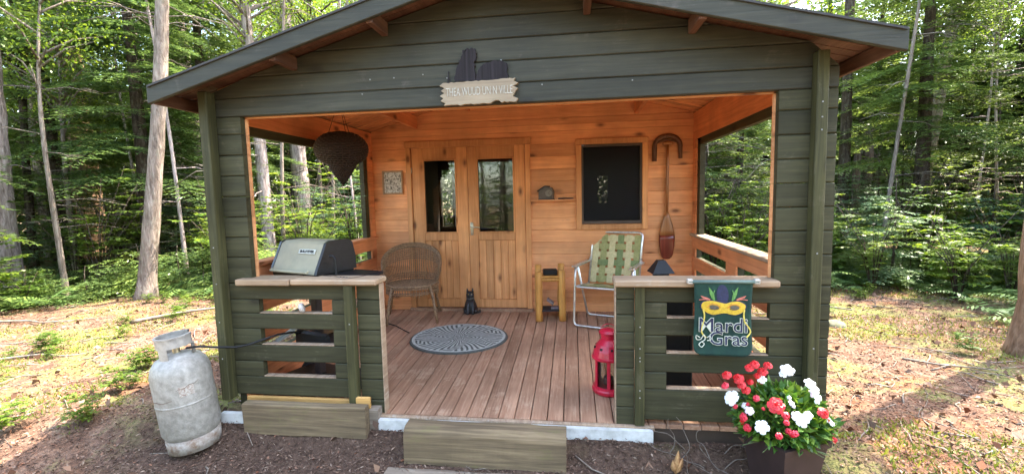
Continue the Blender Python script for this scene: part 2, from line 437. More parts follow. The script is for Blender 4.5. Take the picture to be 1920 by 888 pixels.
# ------------------------------------------------------------------ ground
def axis_pts(lo, hi, f0, f1, fine, ratio=1.16):
    p = list(np.arange(f0, f1 + 1e-6, fine)); s_ = fine; a = f1
    while a < hi: s_ *= ratio; a += s_; p.append(min(a, hi))
    s_ = fine; a = f0
    while a > lo: s_ *= ratio; a -= s_; p.insert(0, max(a, lo))
    return np.array(p)
gx = axis_pts(-130, 130, -8, 6.5, 0.055); gy = axis_pts(-60, 150, -1.6, 6.5, 0.055)
GX, GY = np.meshgrid(gx, gy, indexing='ij'); GZ = ground_z(GX, GY)
nx, ny = GX.shape; I = np.arange(nx * ny).reshape(nx, ny)
def groundmat():
    m, n, b, out = mat_new('forest floor')
    tc = n.nodes.new('ShaderNodeTexCoord'); P = tc.outputs['Object']
    sx = n.nodes.new('ShaderNodeSeparateXYZ'); n.links.new(P, sx.inputs[0])
    f1 = noise(n, P, 0.9, 6, 0.62); f2 = noise(n, P, 6.0, 8, 0.7, 0.4); f3 = noise(n, P, 34.0, 6, 0.7, 0.3)
    c = ramp(n, f2, [(0.32, (0.078, 0.042, 0.029)), (0.5, (0.165, 0.098, 0.068)), (0.68, (0.27, 0.18, 0.13))])
    c = mixc(n, ramp(n, noise(n, P, 2.3, 5, 0.6), [(0.52, 0.0), (0.66, 0.8)]), c, (0.23, 0.105, 0.055))
    c = mixc(n, 1.0, c, ramp(n, f3, [(0.3, 0.55), (0.7, 1.35)]), 'MULTIPLY')
    moss = math_n(n, 'ADD', math_n(n, 'MULTIPLY', f1, 0.65), math_n(n, 'MULTIPLY', f2, 0.35))
    c = mixc(n, ramp(n, moss, [(0.495, 0.0), (0.58, 0.8)]), c, mixc(n, f3, (0.08, 0.11, 0.028), (0.24, 0.26, 0.08)))
    # mulch laid round the front of the cabin
    mz = math_n(n, 'ADD', sx.outputs[1], math_n(n, 'MULTIPLY', math_n(n, 'SUBTRACT', f1, 0.5), 1.4))
    mul = ramp(n, math_n(n, 'MULTIPLY_ADD', mz, 0.5, 0.5), [(0.45, 1.0), (0.70, 0.0)])
    ax = math_n(n, 'ABSOLUTE', math_n(n, 'ADD', sx.outputs[0], 0.6))
    mux = ramp(n, math_n(n, 'MULTIPLY', ax, 0.2), [(0.38, 1.0), (0.56, 0.0)])
    mc = mixc(n, 1.0, ramp(n, f3, [(0.3, (0.046, 0.028, 0.020)), (0.6, (0.118, 0.074, 0.053)), (0.75, (0.19, 0.13, 0.096))]), ramp(n, f2, [(0.3, 0.7), (0.7, 1.2)]), 'MULTIPLY')
    c = mixc(n, math_n(n, 'MULTIPLY', mul, mux), c, mc)
    n.links.new(c, b.inputs['Base Color']); b.inputs['Roughness'].default_value = 0.95; b.inputs['Specular IOR Level'].default_value = 0.1
    bump(n, b, math_n(n, 'ADD', f3, f2), 0.8, 0.03)
    return m
go = fast_mesh('ground', np.stack([GX, GY, GZ], -1).reshape(-1, 3), np.stack([I[:-1, :-1], I[1:, :-1], I[1:, 1:], I[:-1, 1:]], -1).reshape(-1, 4), groundmat())
kind(go, 'structure'); go.data.polygons.foreach_set('use_smooth', [True] * len(go.data.polygons))
go['label'] = 'forest floor of brown leaf litter and mulch round the cabin'

# ------------------------------------------------------------------ cabin
P = 2.347
XLw, XRw = -2.05, 1.60          # inner faces of the side walls
cab = thing('cabin', 'small green log cabin with an open orange pine porch', 'cabin', (-0.2, 1.2, -0.12))
def roof_z(x):                    # top of the roof
    return 2.805 - (0.280 * (-0.2 - x) if x < -0.2 else 0.248 * (x + 0.2))
def roof_x(z, side):
    return (-0.2 - (2.805 - z) / 0.280) if side < 0 else (-0.2 + (2.805 - z) / 0.248)
ZT = 2.042
def dz(y): return 0.054 * y       # height of the deck
XA, YN, ZU = (1, 0, 0), (0, -1, 0), (0, 0, 1)

ROWS_UP = [0.90, 1.085, 1.225, 1.365, 1.505, 1.645, 1.785, 1.925, 2.042]
ROWS_LO = [0.235, 0.345, 0.465, 0.58, 0.69, 0.79, 0.90]
# front wall, left of the opening
def jit(a=0.004): return rnd.uniform(-a, a)
for x0_, x1_ in ((-2.225, -1.92), (1.49, 1.805)):
    mb = MB()
    for a, b in zip(ROWS_UP[:-1], ROWS_UP[1:]):
        mb.course((0, 0.045, 0), XA, YN, ZU, x0_ + (jit() if x0_ < 0 else 0), x1_ + (jit() if x0_ > 0 else 0), x0_, x1_, a, b - .002, 0.045 + jit(.0015))
    mb.build('front_wall', M_greenx, cab)
g = [2.042, 2.165, 2.30, 2.435, 2.57, 2.685, 2.755]
mb = MB()
for a, b in zip(g[:-1], g[1:]):
    la, lb = roof_x(a + .045, -1), roof_x(b + .045, -1); ra, rb = roof_x(a + .045, 1), roof_x(b + .045, 1)
    la, lb = max(la, -2.225), max(lb, -2.225); ra, rb = min(ra, 1.805), min(rb, 1.805)
    mb.course((0, 0.045, 0), XA, YN, ZU, la, ra, lb, rb, a, b - .002, 0.045 + jit(.001), 0.006)
mb.build('gable_wall', M_gable, cab)
# orange lining behind the front wall
mb = MB()
for a, b in zip(ROWS_UP[:-1], ROWS_UP[1:]):
    mb.course((0, 0.047, 0), XA, (0, 1, 0), ZU, -2.045, -1.908, -2.045, -1.908, a, b - .002, 0.018, 0.004)
    mb.course((0, 0.047, 0), XA, (0, 1, 0), ZU, 1.478, 1.595, 1.478, 1.595, a, b - .002, 0.018, 0.004)
for a, b in zip(g[:-1], g[1:]):
    a2 = a - (.011 if a < 2.05 else 0)
    mb.course((0, 0.047, 0), XA, (0, 1, 0), ZU, max(roof_x(a + .07, -1), -2.045), min(roof_x(a + .07, 1), 1.595), max(roof_x(b + .07, -1), -2.045), min(roof_x(b + .07, 1), 1.595), a2, b - .002, 0.018, 0.004)
mb.build('inner_lining', M_pinex, cab)
# front railings
def panel(x0, x1, gl, gr, zb):
    m_ = MB(); rows = [zb] + ROWS_LO
    for i, (a, b) in enumerate(zip(rows[:-1], rows[1:])):
        gap = i in (1, 3, 5)
        segs = [(x0, gl), (gr, x1)] if gap else [(x0, x1)]
        for s0, s1 in segs:
            m_.course((0, 0.045, 0), XA, YN, ZU, s0, s1, s0 + jit(.002), s1 + jit(.002), a, b - .002, 0.045 + jit(.0015), 0.006)
    return m_
panel(-2.225, -1.226, -1.882, -1.338, 0.10).build('railing', M_greenx, cab)
panel(0.738, 1.805, 0.872, 1.472, 0.03).build('railing', M_greenx, cab)
mb = MB(); zz = [-0.03] + [0.09] + ROWS_LO
for a, b in zip(zz[:-1], zz[1:]):
    mb.course((0, 0.05, 0), XA, YN, ZU, -1.16, -0.998, -1.16, -0.998, a, b - .003, 0.042 + jit(.002), 0.006)
mb.build('railing_post', M_greenx, cab)
mb = MB()
for a, b in zip(zz[:-1], zz[1:]):
    mb.course((0, 0.045, 0), XA, YN, ZU, 0.566, 0.676, 0.566, 0.676, a + .02, b + .017, 0.045 + jit(.002), 0.006)
mb.build('railing_post', M_greenx, cab)
for nm, x0, x1, y0, z0, z1 in (('batten', -1.225, -1.161, -0.055, 0.085, 0.897), ('batten', 0.677, 0.737, -0.03, 0.0, 0.897), ('corner_board', -2.156, -2.092, -0.083, 0.085, 2.20), ('corner_board', 1.660, 1.722, -0.068, 0.02, 2.235)):
    MB().box(x0, x1, y0, 0.0015 if nm == 'batten' else -0.0015, z0, z1, 0.005).build(nm, M_greenz, cab)
# bare wood edges of the opening and the posts
for x0_, x1_ in ((-0.998, -0.990), (0.557, 0.565)):
    MB().box(x0_, x1_, 0.002, 0.07, -0.02, 0.90, .002).build('edge_strip', M_capy, cab)
MB().box(-1.995, -1.60, -0.075, 0.115, 0.899, 0.941, .006).box(-1.598, -0.985, -0.068, 0.115, 0.900, 0.940, .010).build('rail_cap', M_cap, cab)
mbc = MB(); mbc.box(0.548, 1.50, -0.072, 0.115, 0.899, 0.940, .008); mbc.build('rail_cap', M_cap, cab)
# sills in the railing gaps are bare on top
for gl, gr in ((-1.882, -1.338), (0.872, 1.472)):
    for z in (0.235, 0.465, 0.69):
        MB().box(gl + .001, gr - .001, 0.0, 0.05, z - 0.0005, z + 0.0065, .002).build('railing_sill', M_capy, cab)

# side walls: outer green logs, inner orange boards, opening above a gapped railing
def side(x_in, sgn):
    yb0, yb1 = P - 0.125, P
    mo, mi = MB(), MB(); o_in = (x_in, 0, 0); N = (sgn, 0, 0); A = (0, 1, 0)
    rows = [-0.02, 0.13, 0.285, 0.395, 0.525, 0.635, 0.765, 0.865, 0.985]
    def add(mm, xoff, th, segs, a, b, c=0.005):
        for s0, s1 in segs:
            if s1 - s0 < .01: continue
            mm.course((x_in + sgn * xoff, 0, 0), A, N, ZU, s0, s1, s0, s1, a, b - .002, th, c)
    for i, (a, b) in enumerate(zip(rows[:-1], rows[1:])):
        gap = i in (2, 4, 6)
        segs = [(0.05, 0.12), (0.98, 1.22), (yb0, yb1)] if gap else [(0.05, yb1)]
        for mm, xo, th in ((mo, 0.018, 0.05), (mi, 0.0, 0.016)):
            a0 = max(a, 0.0)
            add(mm, xo, th, segs, a0 if mm is mi else a, b)
    up = [0.985, 1.085, 1.225, 1.365, 1.505, 1.645, 1.785, 1.925, 2.02]
    for a, b in zip(up[:-1], up[1:]):
        add(mi, 0, 0.016, [(yb0, yb1)], a, b)
        add(mo, 0.018, 0.05, [(yb0 - .085, yb1), (0.05, 0.10)], a, b)
    top = roof_z(x_in) - 0.05
    add(mi, 0, 0.016, [(0.066, yb1)], 2.02, top); add(mo, 0.018, 0.05, [(0.05, yb1)], 1.955, 2.10); add(mo, 0.018, 0.05, [(0.05, yb1)], 2.10, top - .01)
    # the room behind the porch
    zr = -0.02
    while zr < top - .02:
        z2 = min(zr + .14, top - .01); add(mo, 0.018, 0.05, [(yb1 + .002, 5.1)], zr, z2); zr = z2
    mo.build('side_wall', M_greeny, cab); mi.build('side_lining', M_piney, cab)
    m_ = MB(); m_.box(min(x_in - sgn * .03, x_in + sgn * .095), max(x_in - sgn * .03, x_in + sgn * .095), 0.07, yb1 - .005, 0.987, 1.018, .006)
    m_.build('side_rail_cap', M_capy if sgn > 0 else M_piney, cab)
side(XLw, -1); side(XRw, 1)

# back wall with the door and window openings
mb = MB(); rows = sorted([0.10 + .1385 * i for i in range(20)] + [roof_z(XLw) - .036, roof_z(XRw) - .036])
DX0, DX1, DZ1 = -1.575, -0.232, 2.045
WX0, WX1, WZ0, WZ1 = 0.345, 1.115, 1.075, 2.05
for a, b in zip(rows[:-1], rows[1:]):
    bb = b - .002; segs = [(XLw, XRw)]
    def cut(segs, c0, c1, z0, z1):
        if bb <= z0 + .02 or a >= z1 - .02: return segs
        r = []
        for s0, s1 in segs:
            if s0 < c0: r.append((s0, min(s1, c0)))
            if s1 > c1: r.append((max(s0, c1), s1))
        return r
    segs = cut(segs, DX0, DX1, 0, DZ1); segs = cut(segs, WX0, WX1, WZ0, WZ1)
    for s0, s1 in segs:
        if s1 - s0 < .01: continue
        l0 = s0 if s0 > XLw + .001 else max(XLw, roof_x(a + .036, -1)); l0t = s0 if s0 > XLw + .001 else max(XLw, roof_x(bb + .036, -1))
        r0 = s1 if s1 < XRw - .001 else min(XRw, roof_x(a + .036, 1)); r0t = s1 if s1 < XRw - .001 else min(XRw, roof_x(bb + .036, 1))
        if r0 - l0 < .05: continue
        mb.course((0, P + .045, 0), XA, YN, ZU, l0, r0, l0t, r0t, a, bb + .001, 0.045 + jit(.0006), 0.0035)
mb.build('back_wall', M_pinex, cab)
# casings
def frame_boards(x0, x1, z0, z1, wd, y0, y1, bottom=True, top_extra=0.0):
    m_ = MB()
    m_.box(x0 - wd, x0, y0, y1, z0 - (wd if bottom else 0), z1 + .0, .004); m_.box(x1, x1 + wd, y0, y1, z0 - (wd if bottom else 0), z1, .004)
    m_.box(x0 - wd - top_extra, x1 + wd + top_extra, y0 - .004, y1, z1 + .001, z1 + wd + top_extra, .004)
    if bottom: m_.box(x0 + .001, x1 - .001, y0 - .002, y1, z0 - wd, z0 - .001, .004)
    return m_
frame_boards(DX0, DX1, dz(P) + .02, DZ1, 0.06, P - .022, P + .04, False, 0.012).build('door_frame', M_pinez, cab)
def door(x0, x1, gx0, gx1, handle):
    d = None; z0, z1 = dz(P) + .035, DZ1 - .004; gz0, gz1 = 1.045, 1.907; y0, y1 = P - .004, P + .038
    m_ = MB()
    m_.box(x0, gx0, y0, y1, z0, z1, .004); m_.box(gx1, x1, y0, y1, z0, z1, .004)
    m_.box(gx0 + .0005, gx1 - .0005, y0 + .001, y1, gz1, z1, .004); m_.box(gx0 + .0005, gx1 - .0005, y0 + .001, y1, gz0 - .085, gz0, .004)
    m_.box(gx0 + .0005, gx1 - .0005, y0 + .001, y1, z0, z0 + .10, .004)
    k = 5; wv = (gx1 - gx0 - .002) / k
    for i in range(k): m_.box(gx0 + .001 + i * wv, gx0 + .001 + (i + 1) * wv - .001, y0 + .012, y1 - .006, z0 + .1005, gz0 - .0855, .006)
    d = m_.build('door', M_pinez, cab); sub(cab, d)
    b_ = MB(); bw = .016
    b_.box(gx0, gx0 + bw, y0 - .006, y0 + .02, gz0, gz1, .003); b_.box(gx1 - bw, gx1, y0 - .006, y0 + .02, gz0, gz1, .003)
    b_.box(gx0 + bw, gx1 - bw, y0 - .006, y0 + .02, gz1 - bw, gz1, .003); b_.box(gx0 + bw, gx1 - bw, y0 - .006, y0 + .02, gz0, gz0 + bw, .003)
    b_.build('glazing_bead', M_pinez, d)
    MB().box(gx0 + bw, gx1 - bw, P + .016, P + .020, gz0 + bw, gz1 - bw, .001).build('pane', M_glass, d)
    if handle:
        h = MB(); xh = x0 + .035
        h.box(xh - .017, xh + .017, y0 - .008, y0 - .0005, 1.02, 1.17, .004)
        h.tube([(xh, y0 - .006, 1.115), (xh, y0 - .045, 1.115), (xh + .01, y0 - .05, 1.115), (xh + .10, y0 - .05, 1.112)], .008, 8)
        h.build('handle', M_brass, d, True)
    else:
        for zz_ in (.38, 1.75): MB().tube([(x0 + .001, y0 - .006, zz_), (x0 + .001, y0 - .006, zz_ + .07)], .007, 8).build('hinge', M_brass, d, True)
door(DX0 + .004, -0.906, -1.435, -1.035, False)
door(-0.902, DX1 - .004, -0.795, -0.358, True)
win = frame_boards(0.402, 1.062, 1.13, 2.013, 0.062, P - .026, P + .04).build('window', M_pinez, cab); sub(cab, win)
m_ = MB(); y0 = P - .012
m_.box(0.404, 0.422, y0, y0 + .04, 1.132, 2.011, .003); m_.box(1.040, 1.060, y0, y0 + .04, 1.132, 2.011, .003)
m_.box(0.4225, 1.0395, y0, y0 + .04, 1.985, 2.011, .003); m_.box(0.4225, 1.0395, y0, y0 + .04, 1.132, 1.165, .003)
m_.build('sash', plain('dark brown sash', (0.075, 0.05, 0.038), .5), win)
MB().box(0.424, 1.038, P + .006, P + .010, 1.166, 1.984, .001).build('insect_screen', M_screen, win)
MB().box(DX0 - .07, DX1 + .07, P - .05, P + .03, dz(P) - .012, dz(P) + .03, .006).build('threshold', M_deck, cab)
# the dark room behind
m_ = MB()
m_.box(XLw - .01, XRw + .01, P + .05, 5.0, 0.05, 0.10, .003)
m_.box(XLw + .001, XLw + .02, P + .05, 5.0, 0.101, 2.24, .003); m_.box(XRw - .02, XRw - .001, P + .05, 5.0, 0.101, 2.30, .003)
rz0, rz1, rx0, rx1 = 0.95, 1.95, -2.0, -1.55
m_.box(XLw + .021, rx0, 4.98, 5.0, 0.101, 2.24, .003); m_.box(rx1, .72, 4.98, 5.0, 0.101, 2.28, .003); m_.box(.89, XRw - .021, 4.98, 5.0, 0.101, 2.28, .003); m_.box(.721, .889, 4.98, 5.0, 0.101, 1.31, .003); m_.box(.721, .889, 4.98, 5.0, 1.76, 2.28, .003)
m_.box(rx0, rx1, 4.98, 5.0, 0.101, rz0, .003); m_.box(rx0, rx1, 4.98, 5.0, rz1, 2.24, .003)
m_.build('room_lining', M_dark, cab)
m_ = MB(); zr = -.02
while zr < 2.2:
    sg_ = ((-2.2, rx0), (rx1, 1.75)) if rz0 - .1 < zr < rz1 - .05 else ((-2.2, 1.75),)
    if 1.22 < zr < 1.70: sg_ = ((-2.2, rx0), (rx1, .72), (.89, 1.75))
    for s0, s1 in sg_:
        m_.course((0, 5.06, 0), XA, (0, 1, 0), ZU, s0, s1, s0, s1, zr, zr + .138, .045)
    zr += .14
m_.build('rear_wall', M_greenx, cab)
m_ = MB()
for xx in (rx0, (rx0 + rx1) / 2, rx1): m_.box(xx - .02, xx + .02, 4.99, 5.03, rz0, rz1, .003)
m_.box(rx0, rx1, 4.992, 5.028, 1.55, 1.58, .003)
m_.build('rear_window', M_dark, cab)

# roof, ceiling, purlins, fascia
YF, YB = -0.262, 5.35
def slab(t0, t1, xl, xr, y0, y1):
    """roof slab between depths t0<t1 under the roof plane"""
    return [(xl, roof_z(xl) - t0), (-0.2, 2.805 - t0), (xr, roof_z(xr) - t0), (xr, roof_z(xr) - t1), (-0.2, 2.805 - t1), (xl, roof_z(xl) - t1)]
m_ = MB()
for poly in ([(-2.335, roof_z(-2.335)), (-0.2, 2.805), (-0.2, 2.793), (-2.335, roof_z(-2.335) - .012)], [(-0.2, 2.805), (1.975, roof_z(1.975)), (1.975, roof_z(1.975) - .012), (-0.2, 2.793)]):
    m_.prism(poly, lambda a, b, d: (a, d, b), YF - .01, YB)
m_.build('roof', M_roof, cab)
m_ = MB(); yy = YF + .022; msf = MB()
while yy < P + .02:
    y2 = yy + .098
    for x0, x1 in ((-2.33, -2.122), (-2.12, -0.2), (-0.2, 1.674), (1.676, 1.97)):
        z0a, z1a = roof_z(x0) - .014, roof_z(x1) - .014; t = .018
        V = [(x0, yy, z0a), (x1, yy, z1a), (x1, y2 - .004, z1a), (x0, y2 - .004, z0a), (x0, yy + .004, z0a - t), (x1, yy + .004, z1a - t), (x1, y2 - .008, z1a - t), (x0, y2 - .008, z0a - t)]
        (msf if yy < .0 or x1 < -2.1 or x0 > 1.675 else m_).add(V, [(0, 1, 2, 3), (7, 6, 5, 4), (0, 4, 5, 1), (1, 5, 6, 2), (2, 6, 7, 3), (3, 7, 4, 0)])
    yy = y2
m_.build('ceiling', M_pinex, cab); msf.build('soffit', M_eaves, cab)  # overhang shadow is put into the front soffit's colour, darker than the ceiling
m_ = MB()
for poly in ([(-2.33, roof_z(-2.33) - .014), (-0.2, 2.791), (-0.2, 2.775), (-2.33, roof_z(-2.33) - .032)], [(-0.2, 2.791), (1.97, roof_z(1.97) - .014), (1.97, roof_z(1.97) - .032), (-0.2, 2.775)]):
    m_.prism(poly, lambda a, b, d: (a, d, b), P + .03, YB - .01)
m_.build('roof_deck', M_dark, cab)
for xp in (-1.50, -0.87, -0.2, 0.395, 1.0):
    zt = roof_z(xp - .022 if xp < -.2 else xp + .022) - .033
    MB().box(xp - .022, xp + .022, 0.066, P - .001, zt - .14, zt, .005).build('purlin', M_piney, cab)
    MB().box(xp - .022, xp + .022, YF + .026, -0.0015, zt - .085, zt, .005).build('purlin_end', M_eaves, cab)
def sloped(x0, x1, y0, y1, h, drop=0.0):
    z0, z1 = roof_z(x0) + .006 - drop, roof_z(x1) + .006 - drop; c = .005
    pr = [(y0 + c, 0), (y0, -c), (y0, -h + c), (y0 + c, -h), (y1, -h), (y1, 0)]
    V = [(x0, y, z0 + d) for y, d in pr] + [(x1, y, z1 + d) for y, d in pr]
    m2 = MB(); m2.add(V, [(0, 1, 2, 3, 4, 5), (11, 10, 9, 8, 7, 6)] + [(i, i + 6, (i + 1) % 6 + 6, (i + 1) % 6) for i in range(6)])
    return m2
sloped(-2.345, -0.2, YF, YF + .024, .116).build('fascia_board', M_gable, cab)
sloped(-0.199, 1.985, YF, YF + .024, .116).build('fascia_board', M_gable, cab)
for xe, s in ((-2.32, -1), (1.955, 1)):
    MB().box(xe - .012, xe + .012, YF + .026, YB, roof_z(xe) - .115, roof_z(xe) - .034, .004).build('eaves_board', M_eaves, cab)
# deck boards, sloping a little towards the front
m_ = MB(); x = XLw + .004; k = 0
x0d = 0.12 - 0.1083 * 20
while x0d < XRw - .01:
    a, b = max(x0d, XLw + .003), min(x0d + .1083 - .0055, XRw - .003)
    if b - a > .02:
        c = .004; zt0, zt1 = dz(.004), dz(P - .002); t = .026
        V = []
        for y, z in ((.004, zt0 + jit(.001)), (P - .002, zt1)):
            V += [(a, y, z - c), (a + c, y, z), (b - c, y, z), (b, y, z - c), (b, y, z - t), (a, y, z - t)]
        m_.add(V, [(0, 1, 2, 3, 4, 5), (11, 10, 9, 8, 7, 6)] + [(i, i + 6, (i + 1) % 6 + 6, (i + 1) % 6) for i in range(6)])
    x0d += .1083
m_.build('deck', M_deck, cab)
MB().box(-1.16, 0.80, -0.028, 0.0025, -0.035, -0.004, .004).build('deck_nosing', M_capy, cab)
m_ = MB(); m_.box(XLw, XRw, 0.012, 0.05, -.16, -.03, .003); m_.box(XLw, XRw, 1.1, 1.15, -.14, dz(1.1) - .03, .003)
m_.build('deck_joist', M_dark, cab)
m_ = MB(); V = []
n_ = 40
for i in range(n_ + 1):
    xx = -2.19 + (0.785 + 2.19) * i / n_
    e = (fbm(np.array([xx * 4.0]), np.array([3.3]), 3)[0] - .5) * .03
    V += [(xx, -0.062 + e * .2, -0.018), (xx, -0.066 + e * .3, -0.19 + e), (xx, -0.030, -0.19), (xx, -0.030, -0.016)]
F = [(0, 1, 2, 3), tuple(4 * n_ + i for i in (3, 2, 1, 0))]
for i in range(n_): F += [(4 * i + j, 4 * i + 4 + j, 4 * i + 4 + (j + 1) % 4, 4 * i + (j + 1) % 4) for j in range(4)]
m_.add(V, F); m_.build('foundation_plank', M_white, cab)
MB().box(-2.005, -1.125, -0.030, -0.004, 0.042, 0.099, .004).build('base_plank', M_yellow, cab)
# stacked blocks below the left railing
m_ = MB(); m_.box(-1.99, -1.145, -0.05, 0.03, -.015, 0.040, .006); m_.build('sill_beam', M_mossy, cab)
M_nail = plain('dull nail steel', (.30, .30, .28), .5, .4)
nails = MB()
for i in range(40):
    xx = rnd.choice((-1.19, 0.707, -2.124, 1.69, rnd.uniform(-1.9, 1.4))); zz_ = rnd.uniform(.1, 2.1)
    if xx in (-1.19, 0.707, -2.124, 1.69):
        if xx in (-1.19, .707) and zz_ > .85: continue
        yv = {-1.19: -.0565, .707: -.0315, -2.124: -.0845, 1.69: -.0695}[xx]
    else: zz_ = rnd.uniform(2.08, 2.4); yv = -.0015
    if xx not in (-1.19, .707, -2.124, 1.69) and zz_ > roof_z(xx) - .2: continue
    nails.box(xx - .004, xx + .004, yv - .002, yv + .003, zz_ - .004, zz_ + .004, .001)
nails.build('nail_heads', M_nail, cab)

# ------------------------------------------------------------------ writing
def text_mesh(name, s_, size, depth, off=0.0, mat=None, parent=None, mtx=None, sx=1.0):
    cu = bpy.data.curves.new(name, 'FONT'); cu.body = s_; cu.size = size; cu.extrude = depth; cu.offset = off
    cu.align_x = 'CENTER'; cu.align_y = 'CENTER'; cu.resolution_u = 3
    t = bpy.data.objects.new(name + '_tmp', cu); col.objects.link(t)
    me = bpy.data.meshes.new_from_object(t.evaluated_get(bpy.context.evaluated_depsgraph_get()))
    bpy.data.objects.remove(t); bpy.data.curves.remove(cu)
    me.name = name; me.materials.clear(); me.materials.append(mat)
    M = Matrix.Rotation(R(90), 4, 'X') @ Matrix.Scale(sx, 4, (1, 0, 0))
    me.transform((mtx or Matrix()) @ M)
    o = bpy.data.objects.new(name, me); col.objects.link(o)
    if parent is not None: o.parent = parent
    return o

# ------------------------------------------------------------------ sign and silhouette on the gable
M_sign = wood('bleached sign board', (0.40, 0.33, 0.235), (0.25, 0.19, 0.13), 'x', rough=0.8, var=0.1, bmp=0.8, wear=0.4, wear_col=(0.34, 0.22, 0.16))
M_letter = plain('pale carved letters', (0.56, 0.53, 0.45), 0.7, 0, scale=30)
M_tar = plain('blackened wood', (0.022, 0.018, 0.020), 0.75, 0, scale=25, bmp=0.6)
sg = thing('wooden_sign', 'pale ragged wooden sign with worn letters above the porch opening', 'sign', (-0.268, -0.016, 2.113))
def ragged(w_, h_, seed):
    q = random.Random(seed); pts = []
    n_ = 26
    for i in range(n_ + 1): pts.append((-w_ / 2 + w_ * i / n_, -h_ / 2 + q.uniform(-.004, .004) + (.010 if i in (18, 19, 20) else 0)))
    for i in range(1, 9): pts.append((w_ / 2 + (q.uniform(-.018, .02) if i % 2 else q.uniform(-.022, 0)), -h_ / 2 + h_ * i / 9))
    for i in range(n_ + 1): pts.append((w_ / 2 - w_ * i / n_, h_ / 2 + q.uniform(-.003, .003)))
    for i in range(1, 9): pts.append((-w_ / 2 + (q.uniform(-.024, .0) if i % 2 else q.uniform(-.002, .012)), h_ / 2 - h_ * i / 9))
    return pts
MB().prism(ragged(.455, .138, 5), lambda a, b, d: (a, d, b + .004 * a / .22), -.012, .015).build('board', M_sign, sg, world=False)
text_mesh('lettering', 'THEA WUUD UN N VILLE', .074, .0020, -.0008, M_letter, sg, Matrix.Translation((0, -.0135, .004)), .50)
q = random.Random(12)
m_ = MB()
for poly in ([(-.155, .07), (-.15, .115), (-.135, .155), (-.122, .195), (-.105, .225), (-.095, .262), (-.078, .256), (-.07, .272), (-.052, .262), (-.035, .272), (-.02, .262), (-.012, .235), (-.014, .205), (-.03, .185), (-.022, .165), (-.03, .14), (-.02, .115), (-.026, .09), (-.022, .07)],
             [(-.021, .069), (-.018, .10), (.0, .135), (.022, .165), (.055, .18), (.10, .185), (.145, .182), (.172, .168), (.182, .14), (.176, .11), (.183, .09), (.176, .069)]):
    pp = []
    for i, (a, b) in enumerate(poly):
        a2, b2 = poly[(i + 1) % len(poly)]
        for k in range(4): pp.append((a + (a2 - a) * k / 4 + q.uniform(-.005, .005), b + (b2 - b) * k / 4 + q.uniform(-.005, .005)))
    m_.prism(pp, lambda a, b, d: (a, d, b), -.009, .009)
sil = m_.build('silhouette_cutout', wood('charred dark cutout', (0.036, 0.029, 0.033), (0.010, 0.008, 0.010), 'z', rough=.8, var=0, bmp=.9, fine=60)); sil.location = (-.268, -.0105, 2.113)
tag(sil, 'blackened ragged cutout of a tree and a hump standing on the pale sign', 'cutout')
mm_ = MB()
mm_.tube([(-.20, -.0, .07), (-.195, 0, .14)], .004, 5); sp_ = [(-.196, 0, .10), (-.185, 0, .085), (-.178, 0, .07)]; mm_.tube(sp_, .003, 5)
so_ = mm_.build('wire_figure', M_tar); so_.location = (-.268, -.008, 2.113); tag(so_, 'thin dark wire figure at the left end of the pale sign', 'wire figure')

# ------------------------------------------------------------------ propane tank and hose
M_tank = plain('scuffed grey white tank paint', (0.35, 0.33, 0.29), 0.5, 0.1, c2=(0.22, 0.205, 0.175), scale=26, bmp=1.0, detail=10)
M_tank2 = plain('grey tank collar', (0.44, 0.41, 0.36), 0.5, 0.2, c2=(0.26, 0.24, 0.22), scale=14, bmp=0.3)
TX, TY = -2.275, -0.20
tk = thing('propane_tank', 'leaning grey white propane tank on the mulch left of the cabin', 'propane tank', (TX, TY, gz(TX, TY) + .012), rot=R(15), ry=R(-5.5), rx=R(1.5))
rT = .172
prof = [(0.0, .045), (.10, .05), (.145, .075), (rT, .13), (rT, .33), (rT, .52), (.158, .575), (.13, .615), (.08, .64), (.03, .648), (0.0, .648)]
MB().lathe(prof, n=40).build('body', M_tank, tk, True, world=False)
MB().lathe([(.150, .0), (.158, .0), (.160, .09), (.150, .092), (.150, .0)], n=36).build('foot_ring', plain('rusty grey foot ring', (.36, .33, .29), .7, 0, c2=(.17, .105, .065), scale=22, bmp=.6, detail=9), tk, True, world=False)
c_ = MB()
def ringwall(m_, r, z0, z1, t, a0, a1, n=18):
    m_.lathe([(r - t, z0), (r, z0), (r, z1), (r - t, z1), (r - t, z0)], n=n, a0=a0, a1=a1)
# collar: a band with hand holes carried on three legs
for a in (R(255), R(15), R(135)): ringwall(c_, .105, .615, .70, .006, a - .30, a + .30, 8)
ringwall(c_, .105, .70, .765, .006, R(62), R(62 + 305), 36)
ringwall(c_, .110, .76, .772, .014, R(62), R(62 + 305), 36)
c_.build('collar', M_tank2, tk, False, world=False)
v_ = MB(); v_.tube([(0, 0, .64), (0, 0, .735)], .022, 12); v_.tube([(0, 0, .70), (.07, .0, .70)], .017, 10); v_.box(-.02, .03, -.02, .02, .69, .72, .004)
v_.build('valve', M_brass, tk, world=False)
MB().lathe([(0, .735), (.030, .735), (.033, .745), (.030, .758), (0, .758)], n=14).build('valve_knob', plain('pale valve knob', (.55, .5, .45), .5), tk, True, world=False)
MB().lathe([(0, 0), (.032, 0), (.036, .02), (.036, .055), (.02, .07), (0, .07)], (0, 0, 0), 16).build('regulator', plain('blue grey regulator', (.14, .22, .25), .5), tk, True, world=False)
bpy.context.view_layer.update()
rg = tk.children[-1]; rg.location = (.10, .0, .70); rg.rotation_euler = (0, R(80), 0)
lb = MB(); lb.lathe([(.1605, .547), (.1525, .578)], (0, 0, 0), 8, R(-75), R(-55)); lb.build('warning_label', plain('faded red label', (.55, .30, .28), .6, c2=(.7, .66, .62), scale=60), tk, world=False)
